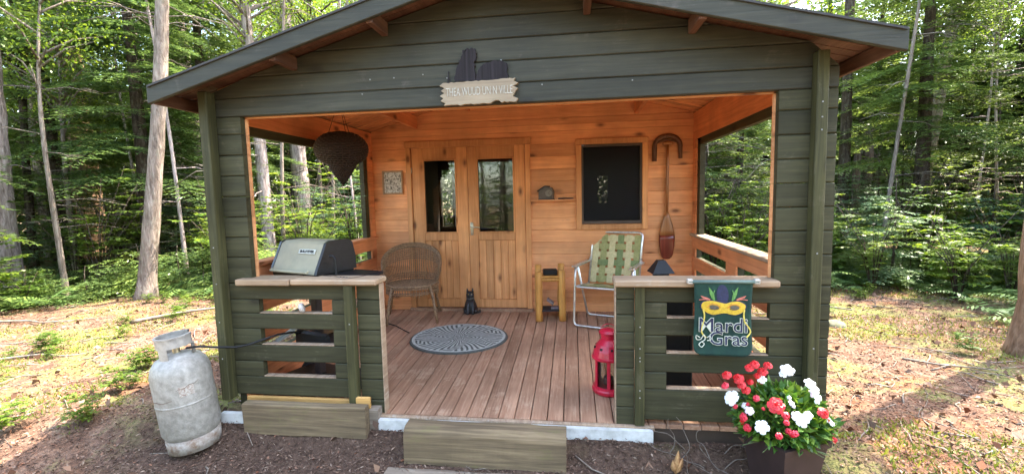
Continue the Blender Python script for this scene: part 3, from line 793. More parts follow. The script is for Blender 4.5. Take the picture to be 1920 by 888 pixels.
MB().lathe([(rT - .001, .322), (rT + .0022, .326), (rT + .0022, .334), (rT - .001, .338)], n=40).build('weld_seam', M_tank, tk, True, world=False)
MB().lathe([(rT + .0008, .395), (rT + .0008, .46)], n=10, a0=R(-70), a1=R(-42)).build('data_label', plain('worn pale label', (.46, .44, .38), .6, 0, c2=(.24, .15, .12), scale=90), tk, True, world=False)
ringm = MB()
for z0_, a0_, a1_, dz_ in ((.36, R(180), R(275), .02), (.44, R(285), R(330), .03)):
    pts = [(math.cos(a0_ + (a1_ - a0_) * i / 14) * (rT + .0005), math.sin(a0_ + (a1_ - a0_) * i / 14) * (rT + .0005), z0_ + dz_ * i / 14 + .004 * math.sin(i)) for i in range(15)]
    ringm.tube(pts, [.0008 + .0012 * math.sin(math.pi * i / 14) for i in range(15)], 5)
ringm.build('rust_streak', plain('rusty scrape', (.14, .08, .05), .9), tk, world=False)
hz = [(-2.25, -.24, .515), (-2.17, -.22, .52), (-2.08, -.17, .500), (-1.98, -.12, .485), (-1.92, -.075, .49), (-1.86, -.02, .507), (-1.80, .06, .52), (-1.74, .16, .51), (-1.70, .25, .47)]
tag(MB().tube(hz, .0075, 8).build('gas_hose', M_black, None, True), 'black gas hose running from the propane tank through the left railing', 'hose')

# ------------------------------------------------------------------ barbecue behind the left railing
M_hood = plain('brushed beige aluminium hood', (0.34, 0.295, 0.195), 0.6, 0.0, c2=(0.25, 0.23, 0.16), scale=5, bmp=0.25)
bq = thing('barbecue', 'gas barbecue with pale hood standing behind the left railing', 'barbecue', (-1.69, 0.127, dz(.2)), rot=R(-19.4))
zb_ = .95 - dz(.2)
def hood_prof(s_=0.0):
    return [(.0 - s_, .0), (.012 - s_, .028), (.10, .205), (.135, .222), (.29, .222), (.335, .20), (.36, .10), (.365, .0)]
hp = hood_prof()
V = [(-.235, y, zb_ + z) for y, z in hp] + [(.212, y, zb_ + z) for y, z in hp]; k = len(hp)
m_ = MB(); m_.add(V, [(i, i + 1, i + 1 + k, i + k) for i in range(k - 1)])
Vi = [(-.232, y * .97 + .006, zb_ + z * .97) for y, z in hp] + [(.209, y * .97 + .006, zb_ + z * .97) for y, z in hp]
m_.add(Vi, [(i + k, i + 1 + k, i + 1, i) for i in range(k - 1)])
m_.build('hood', M_hood, bq, world=False)
for x0, x1 in ((-.258, -.236), (.213, .238)):
    mm = MB(); mm.prism([(y * 1.02 - .003, z * 1.03) for y, z in hp], lambda a, b, d: (d, a, zb_ + b), x0, x1); mm.build('hood_end', M_blacksatin, bq, world=False)
MB().tube([(-.20, -.018, zb_ + .028), (-.20, -.035, zb_ + .018), (.18, -.035, zb_ + .018), (.18, -.018, zb_ + .028)], .009, 8).build('hood_handle', M_hood, bq, world=False)
TH = math.atan2(.088, .177)
Mlog = Matrix.Translation((.075, .0705, zb_ + .150)) @ Matrix.Rotation(-TH, 4, 'X')
MB().box(-.085, .085, -.0065, -.0025, -.017, .017, .001, Mlog).build('badge', plain('badge plate', (.60, .58, .50), .4, .3), bq, world=False)
text_mesh('lettering', 'BULLETEVER', .026, .001, .0009, M_black, bq, Mlog @ Matrix.Translation((0, -.0072, 0)), .98)
mb = MB(); mb.prism([(.01, -.005), (.355, -.005), (.30, -.16), (.07, -.16)], lambda a, b, d: (d, a, zb_ + b), -.245, .225); mb.build('firebox', M_black, bq, world=False)
mb = MB(); mb.box(-.03, .03, .15, .21, .14, zb_ - .161, .006); mb.build('pedestal', plain('dark red brown post', (.05, .03, .028), .5), bq, world=False)
mb = MB(); mb.box(-.26, .20, .0, .36, .10, .138, .01); mb.build('base_shelf', M_black, bq, world=False)
mb = MB(); mb.box(-.12, .24, .06, .32, .36, .50, .02); mb.build('storage_box', M_blacksatin, bq, world=False)
for sx in (-1, 1):
    mb = MB(); mb.lathe([(.0, -.02), (.08, -.02), (.085, 0), (.08, .02), (0, .02)], n=20)
    o = mb.build('wheel', M_black, bq, True, world=False); o.rotation_euler = (0, R(90), 0); o.location = (sx * .26, .30, .088)
mb = MB(); mb.box(.245, .50, .06, .34, zb_ - .03, zb_ - .012, .004); mb.tube([(.245, .055, zb_ - .02), (.515, .055, zb_ - .02), (.53, .10, zb_ - .02), (.53, .30, zb_ - .02), (.515, .345, zb_ - .02), (.245, .345, zb_ - .02)], .012, 8)
mb.build('side_shelf', M_black, bq, world=False)
MB().tube([(.33, .09, zb_ - .02), (.33, .09, zb_ + .11), (.315, .085, zb_ + .125), (.285, .08, zb_ + .125)], .009, 8).build('tool_hook', M_black, bq, world=False)
for i in range(4): MB().tube([(.40 + .03 * i, .052, zb_ - .02), (.40 + .03 * i, .03, zb_ - .02)], .012, 10).build('knob', M_chrome, bq, world=False)
mb = MB(); mb.tube([(.36, .2, zb_ - .03), (.36, .2, .30)], .012, 8); mb.build('leg', M_black, bq, world=False)
for dx_ in (0, .03):
    mb = MB(); mb.tube([(-.26 + dx_, -.02, .40), (-.02 + dx_, .10, .58)], .010, 8); mb.build('brace', plain('white tube', (.65, .65, .62), .4), bq, world=False)

# ------------------------------------------------------------------ hanging basket lantern
def wickermat(name, c1, c2, sc=(60, 60, 90)):
    m, n, b, out = mat_new(name)
    f = noise(n, objcoord(n, sc), 1.0, 4, 0.6)
    n.links.new(ramp(n, f, [(0.35, c1), (0.65, c2)]), b.inputs['Base Color']); b.inputs['Roughness'].default_value = 0.6
    bump(n, b, f, 0.5, 0.004)
    return m
M_basket = wickermat('dark brown woven cane', (0.010, 0.006, 0.005), (0.040, 0.024, 0.019))
hb = thing('hanging_basket', 'dark brown woven spinning top shaped basket hanging at the left of the porch', 'basket', (-1.728, 1.0, 1.60))
m_ = MB()
key = [(0.0, 0.0), (.02, .02), (.075, .095), (.118, .165), (.135, .185), (.175, .205), (.222, .245), (.240, .30), (.236, .345), (.205, .395), (.15, .435), (.085, .455), (.03, .46)]
key = [(r_ * .93, z_) for r_, z_ in key]
def interp(z):
    for (r0, z0), (r1, z1) in zip(key[:-1], key[1:]):
        if z0 <= z <= z1: return r0 + (r1 - r0) * (z - z0) / max(z1 - z0, 1e-6)
    return key[-1][0]
NR = 34; nn = 48
for i in range(NR):
    z = .004 + .455 * i / (NR - 1); r = interp(z)
    pts = [(math.cos(2 * math.pi * t / nn) * (r + (.004 if (t + i) % 2 else -.003)), math.sin(2 * math.pi * t / nn) * (r + (.004 if (t + i) % 2 else -.003)), z + rnd.uniform(-.001, .001)) for t in range(nn + 1)]
    m_.tube(pts, .0078, 5, cap=False)
m_.build('weave', M_basket, hb, world=False)
m_ = MB()
for t in range(24):
    a = 2 * math.pi * t / 24
    m_.tube([(math.cos(a) * r, math.sin(a) * r, z) for r, z in key], .004, 5)
m_.build('ribs', M_basket, hb, world=False)
MB().lathe([(max(r - .012, .001), z) for r, z in key], n=32).build('lining', plain('basket inside', (.018, .012, .01), .9), hb, True, world=False)
ztop = roof_z(-1.728) - .035 - 1.60
for a in (R(200), R(340), R(90)): MB().tube([(math.cos(a) * .10, math.sin(a) * .10, .455), (0, 0, ztop)], .0022, 5).build('cord', M_black, hb, world=False)

# ------------------------------------------------------------------ wicker armchair
M_wicker = wickermat('honey brown wicker', (0.085, 0.044, 0.022), (0.34, 0.205, 0.11))
wc = thing('wicker_chair', 'brown wicker armchair in the left corner of the porch', 'chair', (-1.50, 2.02, dz(2.02)), rot=R(15))
def hoop(t):   # t in 0..1 from left arm front round the back to right arm front
    a = math.pi * (1.12 - 1.24 * t)     # angle measured in plan
    x = .325 * math.cos(a); y = .245 * math.sin(a) + .0
    z = .58 + .235 * max(0.0, math.sin(math.pi * t)) ** 1.1
    return Vector((x, y, z))
def seat_rim(t):
    a = math.pi * (1.12 - 1.24 * t); return Vector((.275 * math.cos(a), .205 * math.sin(a), .40))
ms = MB()
pts = [hoop(i / 30) for i in range(31)]
m_ = MB()
for off in ((0, 0, 0), (0, 0, .016), (.0, 0, -.016)): m_.tube([p + Vector(off) for p in pts], .012, 7)
m_.build('arm_hoop', M_wicker, wc, world=False)
m_ = MB(); NS = 52
for i in range(NS + 1):
    t = i / NS
    a, b = seat_rim(t), hoop(t); mid = (a + b) / 2 + Vector((a.x * .06, a.y * .06, 0))
    m_.tube([a, mid, b], .0042, 5)
for hz_ in (.10, .16, .22, .62, .68, .74, .80, .86, .92, .97):
    if hz_ < .5 or True:
        t0, t1 = (0, 1)
        m_.tube([seat_rim(i / 44).lerp(hoop(i / 44), hz_) + Vector((seat_rim(i / 44).x, seat_rim(i / 44).y, 0)) * (.06 * math.sin(math.pi * hz_) + (.012 if i % 2 else -.012)) for i in range(45)], .0052, 5)
m_.build('backrest', M_wicker, wc, world=False)
m_ = MB()
ell = [(.285 * math.cos(2 * math.pi * i / 40), -.015 + .235 * math.sin(2 * math.pi * i / 40)) for i in range(41)]
m_.tube([(x, y, .40) for x, y in ell], .014, 7, cap=False)
for i in range(30):
    y = -.24 + .46 * (i + .5) / 30; hw = .285 * math.sqrt(max(0, 1 - ((y + .015) / .235) ** 2))
    if hw > .03: m_.tube([(-hw + 2 * hw * k / 16, y, .402 + (.004 if (k + i) % 2 else -.003)) for k in range(17)], .0085, 5)
m_.build('seat', M_wicker, wc, world=False)
m_ = MB()
for i in range(60):
    a = 2 * math.pi * i / 60; x, y = .285 * math.cos(a), -.015 + .235 * math.sin(a)
    m_.tube([(x, y, .395), (x * 1.01, y * 1.01, .30 + .02 * math.sin(a * 6))], .0045, 5)
for z in (.385, .372, .335, .315): m_.tube([(x * 1.008, y * 1.008, z) for x, y in ell], .006, 6, cap=False)
m_.build('apron', M_wicker, wc, world=False)
for sx in (-1, 1):
    MB().tube([(sx * .20, -.18, .40), (sx * .235, -.20, .25), (sx * .255, -.215, .1), (sx * .27, -.235, -.012)], [.017, .016, .015, .015], 8).build('leg', M_wicker, wc, True, world=False)
    MB().tube([(sx * .22, .14, .40), (sx * .25, .16, .25), (sx * .275, .18, .1), (sx * .30, .215, .012)], [.017, .016, .015, .015], 8).build('leg', M_wicker, wc, True, world=False)

# ------------------------------------------------------------------ folding lawn chair
lc = thing('lawn_chair', 'folding aluminium lawn chair with green and cream webbing', 'chair', (0.665, 1.955, dz(1.955)), rot=R(-20))
fm = MB()
rt = .0125
def bend(P, n=5, r=.05):
    out = [Vector(P[0])]
    for i in range(1, len(P) - 1):
        a, b, c = map(Vector, P[i - 1:i + 2]); d0 = (a - b).normalized(); d1 = (c - b).normalized()
        rr = min(r, (a - b).length * .45, (c - b).length * .45); p0 = b + d0 * rr; p1 = b + d1 * rr
        for k in range(n + 1):
            t = k / n; out.append(p0 * (1 - t) ** 2 + b * 2 * t * (1 - t) + p1 * t * t)
    out.append(Vector(P[-1])); return out
MB().tube(bend([(-.275, .18, .36), (-.275, .38, .93), (.275, .38, .93), (.275, .18, .36)]), rt, 8).build('back_frame', M_chrome, lc, True, world=False)
MB().tube(bend([(-.275, .20, .37), (-.275, -.25, .415), (.275, -.25, .415), (.275, .20, .37)]), rt, 8).build('seat_frame', M_chrome, lc, True, world=False)
MB().tube(bend([(-.295, -.19, .61), (-.295, -.21, .45), (-.295, -.255, .012), (.295, -.255, .012), (.295, -.21, .45), (.295, -.19, .61)]), rt, 8).build('leg', M_chrome, lc, True, world=False)
MB().tube(bend([(-.293, -.12, .60), (-.293, .19, .022), (.293, .19, .022), (.293, -.12, .60)]), rt, 8).build('leg', M_chrome, lc, True, world=False)
for sx in (-1, 1):
    m_ = MB(); m_.box(sx * .295 - .028, sx * .295 + .028, -.24, .25, .612, .632, .008); m_.build('armrest', M_chrome, lc, world=False)
    m_ = MB(); m_.tube([(sx * .295, .24, .605), (sx * .282, .285, .66)], .008, 6); m_.build('arm_bracket', M_chrome, lc, world=False)
webs = [plain('olive webbing', (.36, .34, .14), .7, c2=(.24, .25, .09), scale=40), plain('cream webbing', (.60, .52, .29), .7, c2=(.46, .41, .21), scale=40), plain('leaf green webbing', (.20, .25, .10), .7, c2=(.13, .17, .06), scale=40)]
def web(o, A, B, nA, nB, LA, LB, wdt, N, ca, cb):
    """interlaced straps: nA straps along B spread over A, nB along A spread over B"""
    o, A, B, N = Vector(o), Vector(A).normalized(), Vector(B).normalized(), Vector(N).normalized(); out = []
    def strap(p0, D, S, L, n, ph):
        m_ = MB(); st = 4 * n; V = []
        for i in range(st + 1):
            t = i / st; h = .0035 * math.cos(math.pi * (t * n - .5 + ph) + math.pi / 2 * 0)
            c = p0 + D * (L * t) + N * h
            V += [c - S * wdt / 2 + N * .001, c + S * wdt / 2 + N * .001, c + S * wdt / 2 - N * .001, c - S * wdt / 2 - N * .001]
        F = []
        for i in range(st):
            for j in range(4): F.append((4 * i + j, 4 * i + 4 + j, 4 * i + 4 + (j + 1) % 4, 4 * i + (j + 1) % 4))
        m_.add(V, F); return m_
    for i in range(nA):
        p0 = o + A * (LA * (i + .5) / nA); strap(p0, B, A, LB, nB, i % 2).build('webbing_strap', webs[ca[i % len(ca)]], lc, world=False)
    for j in range(nB):
        p0 = o + B * (LB * (j + .5) / nB); strap(p0, A, B, LA, nA, (j + 1) % 2).build('webbing_strap', webs[cb[j % len(cb)]], lc, world=False)
bk = Vector((0, .20, .57)).normalized()
web(Vector((-.275, .19, .39)), (1, 0, 0), bk, 6, 6, .55, .545, .066, (0, -.95, .33), (1, 0, 1, 2, 1, 0), (0, 1, 2, 1, 0, 1))
web(Vector((-.275, -.25, .418)), (1, 0, 0), (0, .44, -.045), 6, 5, .55, .43, .066, (0, .1, 1), (1, 0, 2, 0, 1, 0), (0, 2, 0, 1, 2))

# ------------------------------------------------------------------ log stand
st = thing('log_stand', 'small plant stand of peeled orange logs against the back wall', 'stand', (0.045, 2.08, dz(2.08)), rot=R(6))
for sx, sy, h_ in ((-1, -1, .53), (1, -1, .545), (-1, 1, .585), (1, 1, .595)):
    m_ = MB(); x, y = sx * .125, sy * .085
    m_.tube([(x + rnd.uniform(-.003, .003), y, z) for z in (-.004 if sy < 0 else .004, .1, .22, .34, .46, h_)], [.040, .037, .039, .036, .037, .034], 12, wob=.05)
    m_.build('leg', M_log, st, True, world=False)
for sy in (-1, 1):
    MB().tube([(-.125, sy * .085, .445), (.125, sy * .085, .45)], .022, 10).build('rung', M_log, st, True, world=False)
for sx in (-1, 1):
    MB().tube([(sx * .125, -.085, .47), (sx * .125, .085, .47)], .02, 10).build('rung', M_log, st, True, world=False)
MB().box(-.10, .10, -.11, .11, .47, .49, .004).build('top', M_log, st, world=False)
MB().box(-.13, .13, -.10, .10, .10, .118, .004).build('shelf', M_tar, st, world=False)
o = MB().box(-.075, .075, -.075, .03, 0, .062, .008).build('black_box', M_black); o.location = (.045, 2.08, dz(2.08) + .491); o.rotation_euler = (0, 0, R(9)); tag(o, 'small black box lying on top of the log stand', 'box')
M_book = plain('faded purple covers', (.12, .09, .12), .6, c2=(.25, .22, .2), scale=30)
o = MB().box(0, .08, -.05, .05, 0, .022, .003).build('book', M_book); o.location = (.055, 2.06, dz(2.08) + .119); tag(o, 'small dark book lying flat on the lower shelf of the log stand', 'book')
o = MB().box(-.085, .0, -.06, .05, 0, .02, .003, Matrix.Translation((.02, 0, .045)) @ Matrix.Rotation(R(38), 4, 'Y')).build('book', M_book); o.location = (.055, 2.06, dz(2.08) + .119); tag(o, 'small dark book propped at a slant on the lower shelf of the log stand', 'book')

# ------------------------------------------------------------------ door cat, mat, lantern
M_cat = plain('black iron cat', (.014, .013, .014), .45, 0, c2=(.03, .028, .03), scale=30, bmp=.5)
ct = thing('cat_statue', 'black cat statue sitting in front of the double door', 'statue', (-0.89, 2.245, dz(2.245) - .002), rot=R(8))
m_ = MB()
bodyp = [((0, .02, .0), .078), ((0, .02, .05), .080), ((0, .008, .10), .068), ((0, -.01, .145), .052), ((0, -.02, .18), .040), ((0, -.026, .205), .046), ((0, -.03, .235), .044), ((0, -.03, .258), .026), ((0, -.03, .266), .006)]
m_.tube([p for p, r in bodyp], [r for p, r in bodyp], 16)
for sx in (-1, 1):
    m_.tube([(sx * .025, -.035, .15), (sx * .028, -.06, .08), (sx * .030, -.07, .02), (sx * .030, -.085, .008)], [.022, .018, .016, .017], 8)
    m_.tube([(sx * .05, -.01, .05), (sx * .062, -.05, .012)], [.035, .016], 8)
    m_.tube([(sx * .026, -.028, .25), (sx * .034, -.026, .30)], [.017, .002], 6)
m_.tube([(0, -.06, .222), (0, -.083, .218)], [.022, .012], 8)
m_.tube([(.05, .07, .02), (.10, .05, .018), (.11, -.01, .016), (.085, -.055, .016)], [.014, .013, .012, .008], 8)
m_.build('body', M_cat, ct, True, world=False)
for sx in (-1, 1):
    MB().lathe([(0, -.004), (.005, -.003), (.006, 0), (.005, .003), (0, .004)], (sx * .017, -.070, .236), 8).build('eye', plain('amber glass eye', (.5, .33, .06), .2), ct, True, world=False)
MB().lathe([(.046, .176), (.05, .18), (.046, .188)], (0, -.018, 0), 16).build('collar', plain('grey collar', (.16, .15, .15), .4), ct, True, world=False)

def matmat():
    m, n, b, out = mat_new('grey swirled rubber mat'); b.inputs['Specular IOR Level'].default_value = .3
    tc = n.nodes.new('ShaderNodeTexCoord'); sp = n.nodes.new('ShaderNodeSeparateXYZ'); n.links.new(tc.outputs['Object'], sp.inputs[0])
    x = math_n(n, 'DIVIDE', sp.outputs[0], .48); y = math_n(n, 'DIVIDE', sp.outputs[1], .40)
    ang = math_n(n, 'ARCTAN2', y, x); rr = math_n(n, 'SQRT', math_n(n, 'ADD', math_n(n, 'MULTIPLY', x, x), math_n(n, 'MULTIPLY', y, y)))
    wv = math_n(n, 'MULTIPLY', math_n(n, 'SINE', math_n(n, 'MULTIPLY', rr, 15.0)), 0.5)
    s1 = math_n(n, 'SINE', math_n(n, 'ADD', math_n(n, 'MULTIPLY', ang, 44.0), math_n(n, 'MULTIPLY', math_n(n, 'SINE', math_n(n, 'ADD', math_n(n, 'MULTIPLY', ang, 6.0), math_n(n, 'MULTIPLY', rr, 9.0))), 1.6)))
    s2 = math_n(n, 'SINE', math_n(n, 'ADD', math_n(n, 'MULTIPLY', rr, 75.0), math_n(n, 'MULTIPLY', math_n(n, 'SINE', math_n(n, 'MULTIPLY', ang, 8.0)), 2.5)))
    sel = math_n(n, 'GREATER_THAN', math_n(n, 'SINE', math_n(n, 'ADD', math_n(n, 'MULTIPLY', ang, 6.0), math_n(n, 'MULTIPLY', rr, 7.0))), 0.72)
    s = math_n(n, 'ADD', math_n(n, 'MULTIPLY', s1, math_n(n, 'SUBTRACT', 1.0, sel)), math_n(n, 'MULTIPLY', s2, sel))
    rim = math_n(n, 'GREATER_THAN', rr, 0.90); rim2 = math_n(n, 'GREATER_THAN', rr, 0.955)
    h = math_n(n, 'MULTIPLY_ADD', s, 0.5, 0.5)
    h = math_n(n, 'MAXIMUM', h, rim); h = math_n(n, 'MULTIPLY', h, math_n(n, 'SUBTRACT', 1.0, math_n(n, 'MULTIPLY', rim2, 0.9)))
    nz = noise(n, tc.outputs['Object'], 40, 4)
    c = ramp(n, h, [(0.22, (.08, .083, .075)), (0.60, (.40, .41, .37))])
    c = mixc(n, 1.0, c, ramp(n, nz, [(.3, .75), (.7, 1.2)]), 'MULTIPLY')
    n.links.new(c, b.inputs['Base Color']); b.inputs['Roughness'].default_value = 0.75
    bump(n, b, h, 0.8, 0.006)
    return m
dm = MB(); dm.lathe([(0, .0165), (.42, .0165), (.465, .0165), (.478, .012), (.482, .003), (.482, .0)], n=72)
V = [(x, y * .83, z) for x, y, z in dm.v]; dm.v = V
o = dm.build('doormat', matmat(), None, False); o.location = (-.825, 1.42, dz(1.42) + .001); o.rotation_euler = (math.atan(.054), 0, R(9))
tag(o, 'grey oval doormat with swirling pattern on the deck boards', 'doormat')
cb = MB().tube([(-1.96, 1.90, dz(1.9) + .006), (-1.80, 1.86, dz(1.86) + .006), (-1.6, 1.74, dz(1.74) + .006), (-1.45, 1.60, dz(1.6) + .006), (-1.38, 1.54, dz(1.54) + .006)], .005, 6).build('cable', M_black, None, True)
tag(cb, 'thin dark cable lying on the deck below the wicker chair', 'cable')

M_red = plain('glossy red enamel', (.56, .016, .045), .28, 0, c2=(.40, .010, .028), scale=14, bmp=.08)
ln = thing('red_lantern', 'red metal candle lantern on the deck beside the right railing post', 'lantern', (0.548, .43, dz(.43) + .001), rot=R(10))
MB().lathe([(0, 0), (.108, 0), (.118, .012), (.120, .03), (.112, .04), (.112, .05), (.104, .055), (0, .055)], n=28).build('base', M_red, ln, False, world=False)
for k in range(6):
    a = 2 * math.pi * k / 6 + .3
    MB().box(-.012, .012, -.006, .006, .055, .255, .003, Matrix.Rotation(a, 4, 'Z') @ Matrix.Translation((.100, 0, 0)) @ Matrix.Rotation(R(90), 4, 'Z')).build('upright', M_red, ln, world=False)
MB().lathe([(.094, .055), (.0945, .25)], n=28).build('glass', M_glass, ln, True, world=False)
MB().lathe([(.108, .25), (.120, .255), (.122, .268), (.114, .275), (.105, .315), (.085, .36), (.058, .39), (.052, .395), (.052, .405), (.056, .41), (.056, .432), (.068, .437), (.070, .445), (.055, .462), (.030, .472), (0, .476)], n=28).build('roof', M_red, ln, False, world=False)
for k in range(8):
    a = 2 * math.pi * k / 8
    MB().tube([(math.cos(a) * .092, math.sin(a) * .092, .335), (math.cos(a) * .104, math.sin(a) * .104, .339)], .009, 8).build('vent_hole', M_black, ln, world=False)
MB().lathe([(0, .056), (.036, .056), (.036, .11), (0, .112)], n=18).build('candle', plain('dark wax', (.10, .03, .03), .6), ln, True, world=False)
MB().tube([(math.cos(math.pi * i / 12) * .06, 0, .45 + math.sin(math.pi * i / 12) * .055) for i in range(13)], .003, 6).build('carry_handle', M_red, ln, True, world=False)

# black stove whose cowl shows over the right railing
bs = thing('garden_stove', 'black iron garden stove standing behind the right railing', 'stove', (0.955, .34, dz(.34)), rot=R(8))
m_ = MB(); m_.box(-.125, .125, -.115, .115, .06, .78, .012); m_.build('body', M_black, bs, world=False)
m_ = MB(); m_.prism([(-.075, .0), (.075, .0), (.024, .085), (-.024, .085)], lambda a, b, d: (a, d, b), -.07, .07)
V = [(x, y * (1 - .68 * z / .085), z + .905) for x, y, z in m_.v]; m_.v = V; m_.build('cowl', M_black, bs, world=False)
bs.children[-1].location = (-.06, 0, 0)
MB().lathe([(.055, .78), (.055, .906)], (-.06, 0, 0), 16).build('flue', M_black, bs, True, world=False)
MB().box(-.09, .09, -.122, -.116, .25, .6, .003).build('door', M_blacksatin, bs, world=False)
for sx in (-1, 1):
    for sy in (-1, 1): MB().tube([(sx * .10, sy * .09, .07), (sx * .115, sy * .10, 0.0 + .004 * sy)], [.016, .012], 8).build('leg', M_black, bs, world=False)

# ------------------------------------------------------------------ things on the back wall
pf = thing('framed_print', 'small square framed print on the wall left of the door', 'picture', (-1.806, P - .001, 1.652))
fw, fh, t = .125, .138, .018
for x0, x1, z0, z1 in ((-fw, -fw + t, -fh, fh), (fw - t, fw, -fh, fh), (-fw + t, fw - t, fh - t, fh), (-fw + t, fw - t, -fh, -fh + t)):
    MB().box(x0, x1, -.022, 0, z0, z1, .004).build('frame_rail', plain('bleached frame', (.42, .27, .15), .6, c2=(.3, .18, .1)), pf, world=False)
def printmat():
    m, n, b, out = mat_new('speckled print')
    f = noise(n, objcoord(n, (60, 60, 34)), 1.0, 3, .6, 1.2)
    n.links.new(ramp(n, f, [(0.42, (.10, .08, .06)), (0.5, (.48, .42, .34)), (0.7, (.62, .56, .47))]), b.inputs['Base Color'])
    return m
MB().box(-fw + t + .0005, fw - t - .0005, -.012, -.002, -fh + t + .0005, fh - t - .0005, .001).build('print', printmat(), pf, world=False)
sh = tag(MB().box(-.165, .333, P - .095, P - .001, 1.395, 1.415, .004).build('wall_shelf', M_pinex), 'narrow orange wood shelf between the door and the window', 'shelf')
M_clock = plain('dark clock wood', (.05, .035, .03), .45, 0, c2=(.10, .075, .06), scale=16)
ck = thing('mantel_clock', 'dark peaked clock standing on the narrow wall shelf', 'clock', (0.012, P - .05, 1.4165), rot=R(-10))
m_ = MB(); m_.prism([(-.085, .0), (.075, .0), (.078, .03), (.082, .09), (.06, .13), (-.01, .142), (-.085, .095)], lambda a, b, d: (a, d, b), -.036, .036); m_.build('case', M_clock, ck, world=False)
m_ = MB(); m_.prism([(-.10, .088), (-.012, .142), (.03, .138), (.03, .150), (-.012, .155), (-.104, .098)], lambda a, b, d: (a, d, b), -.042, .042); m_.build('roof', M_tar, ck, world=False)
MB().tube([(.03, -.037, .07), (.03, -.042, .07)], .038, 20).build('dial', plain('tarnished dial', (.22, .19, .16), .5), ck, world=False)
for a_, l_ in ((.6, .030), (2.4, .022)): MB().box(-.0015, .0015, -.0445, -.043, 0, l_, .0004, Matrix.Translation((.03, 0, .07)) @ Matrix.Rotation(a_, 4, 'Y')).build('hand', M_black, ck, world=False)
MB().box(-.09, .08, -.04, .04, -.001, .008, .002).build('foot', M_tar, ck, world=False)
o = MB().tube([(0.14, P - .05, 1.424), (.20, P - .052, 1.425), (.31, P - .05, 1.424)], [.008, .009, .006], 8).build('dark_stick', M_tar); tag(o, 'dark stick lying on the right end of the wall shelf', 'stick')

M_paddle = wood('varnished paddle wood', (0.40, 0.165, 0.055), (0.20, 0.07, 0.025), 'z', rough=.3, var=.0, bmp=.2, spec=.5)
M_blade = wood('dark red paddle blade', (0.27, 0.050, 0.026), (0.12, 0.020, 0.012), 'z', rough=.22, var=0, bmp=.15, spec=.6)
pd = thing('canoe_paddle', 'red bladed wooden paddle hanging on the wall right of the window', 'paddle', (1.325, P - .03, 0.735))
m_ = MB(); m_.tube([(0, 0, .52), (0, 0, .8), (.002, 0, 1.1), (.004, 0, 1.24)], [.016, .015, .015, .016], 10); m_.tube([(-.05, 0, 1.25), (-.02, 0, 1.262), (.02, 0, 1.262), (.055, 0, 1.25)], [.015, .019, .019, .015], 10)
m_.build('shaft', M_paddle, pd, True, world=False)
def blade(m_, prof, th):
    V = []; k = 10
    for z, hw in prof:
        for i in range(k):
            a = 2 * math.pi * i / k; V.append((math.cos(a) * hw, math.sin(a) * th * (1 if hw > .03 else .8), z))
    F = [(i * k + j, i * k + (j + 1) % k, (i + 1) * k + (j + 1) % k, (i + 1) * k + j) for i in range(len(prof) - 1) for j in range(k)]
    F += [tuple(range(k - 1, -1, -1)), tuple((len(prof) - 1) * k + j for j in range(k))]
    m_.add(V, F); return m_
blade(MB(), [(.26, .082), (.31, .076), (.38, .058), (.45, .036), (.52, .0165)], .010).build('blade_neck', M_paddle, pd, True, world=False)
blade(MB(), [(.0, .030), (.02, .052), (.06, .067), (.14, .080), (.22, .084), (.262, .0825)], .0095).build('blade', M_blade, pd, True, world=False)
yk = thing('bent_yoke', 'dark bent wooden yoke hooked over the paddle grip', 'yoke', (1.325, P - .020, 1.80))
M_yoke = wood('dark bent wood', (0.17, 0.075, 0.040), (0.07, 0.030, 0.018), 'z', rough=.5, var=0, bmp=.4)
m_ = MB()
pts = [(-.135, 0, .005), (-.135, 0, .14)] + [(-.135 * math.cos(math.pi * i / 14), 0, .165 + .11 * math.sin(math.pi * i / 14)) for i in range(15)] + [(.135, 0, .14), (.138, 0, .03)]
m_.tube(pts, [.024, .027] + [.026] * 15 + [.022, .020], 9, wob=.06); m_.build('bow', M_yoke, yk, True, world=False)
MB().tube([(-.13, 0, .20), (0, -.012, .235), (.13, 0, .20)], .011, 7).build('crosspiece', M_yoke, yk, True, world=False)

# ------------------------------------------------------------------ flag on the right railing
def flagmat():
    m, n, b, out = mat_new('dark green velvet flag')
    f = noise(n, objcoord(n, (9, 9, 9)), 1.0, 5, .6); f2 = noise(n, objcoord(n, (300, 300, 300)), 1.0, 2, .6)
    c = ramp(n, f, [(.3, (.006, .024, .020)), (.6, (.012, .046, .032)), (.75, (.024, .070, .045))])
    c = mixc(n, 1.0, c, ramp(n, f2, [(.3, .8), (.7, 1.2)]), 'MULTIPLY')
    n.links.new(c, b.inputs['Base Color']); b.inputs['Roughness'].default_value = .7; b.inputs['Sheen Weight'].default_value = .08; b.inputs['Specular IOR Level'].default_value = .2
    bump(n, b, f2, .25, .002); return m
fl = thing('garden_flag', 'dark green festival flag with yellow mask hung on the right railing', 'flag', (1.172, -.095, .94))
FW, FH = .165, .44
def fy(x, z):  # gentle billow of the cloth
    return -(.006 * math.sin((x + .1) * 17 + z * 4) + .0015 * math.sin(x * 41 - z * 9)) * min(1, -z / .16) - .020 * max(0, (-z - .26) / .18) ** 2 - .004
nxg, nzg = 22, 34; V = []; F = []
for side_ in (0, 1):
    for j in range(nzg + 1):
        z = -FH * j / nzg; k = max(0, (-z - .37) / .07); hw = (FW + .006 * math.sin(z * 9)) * (1 - .0) - (.045 * (1 - math.sqrt(max(0, 1 - min(1, k) ** 2))) if k > 0 else 0)
        for i in range(nxg + 1):
            x = -hw + 2 * hw * i / nxg; V.append((x, fy(x, z) + (.003 if side_ else 0), z))
n1 = (nxg + 1) * (nzg + 1)
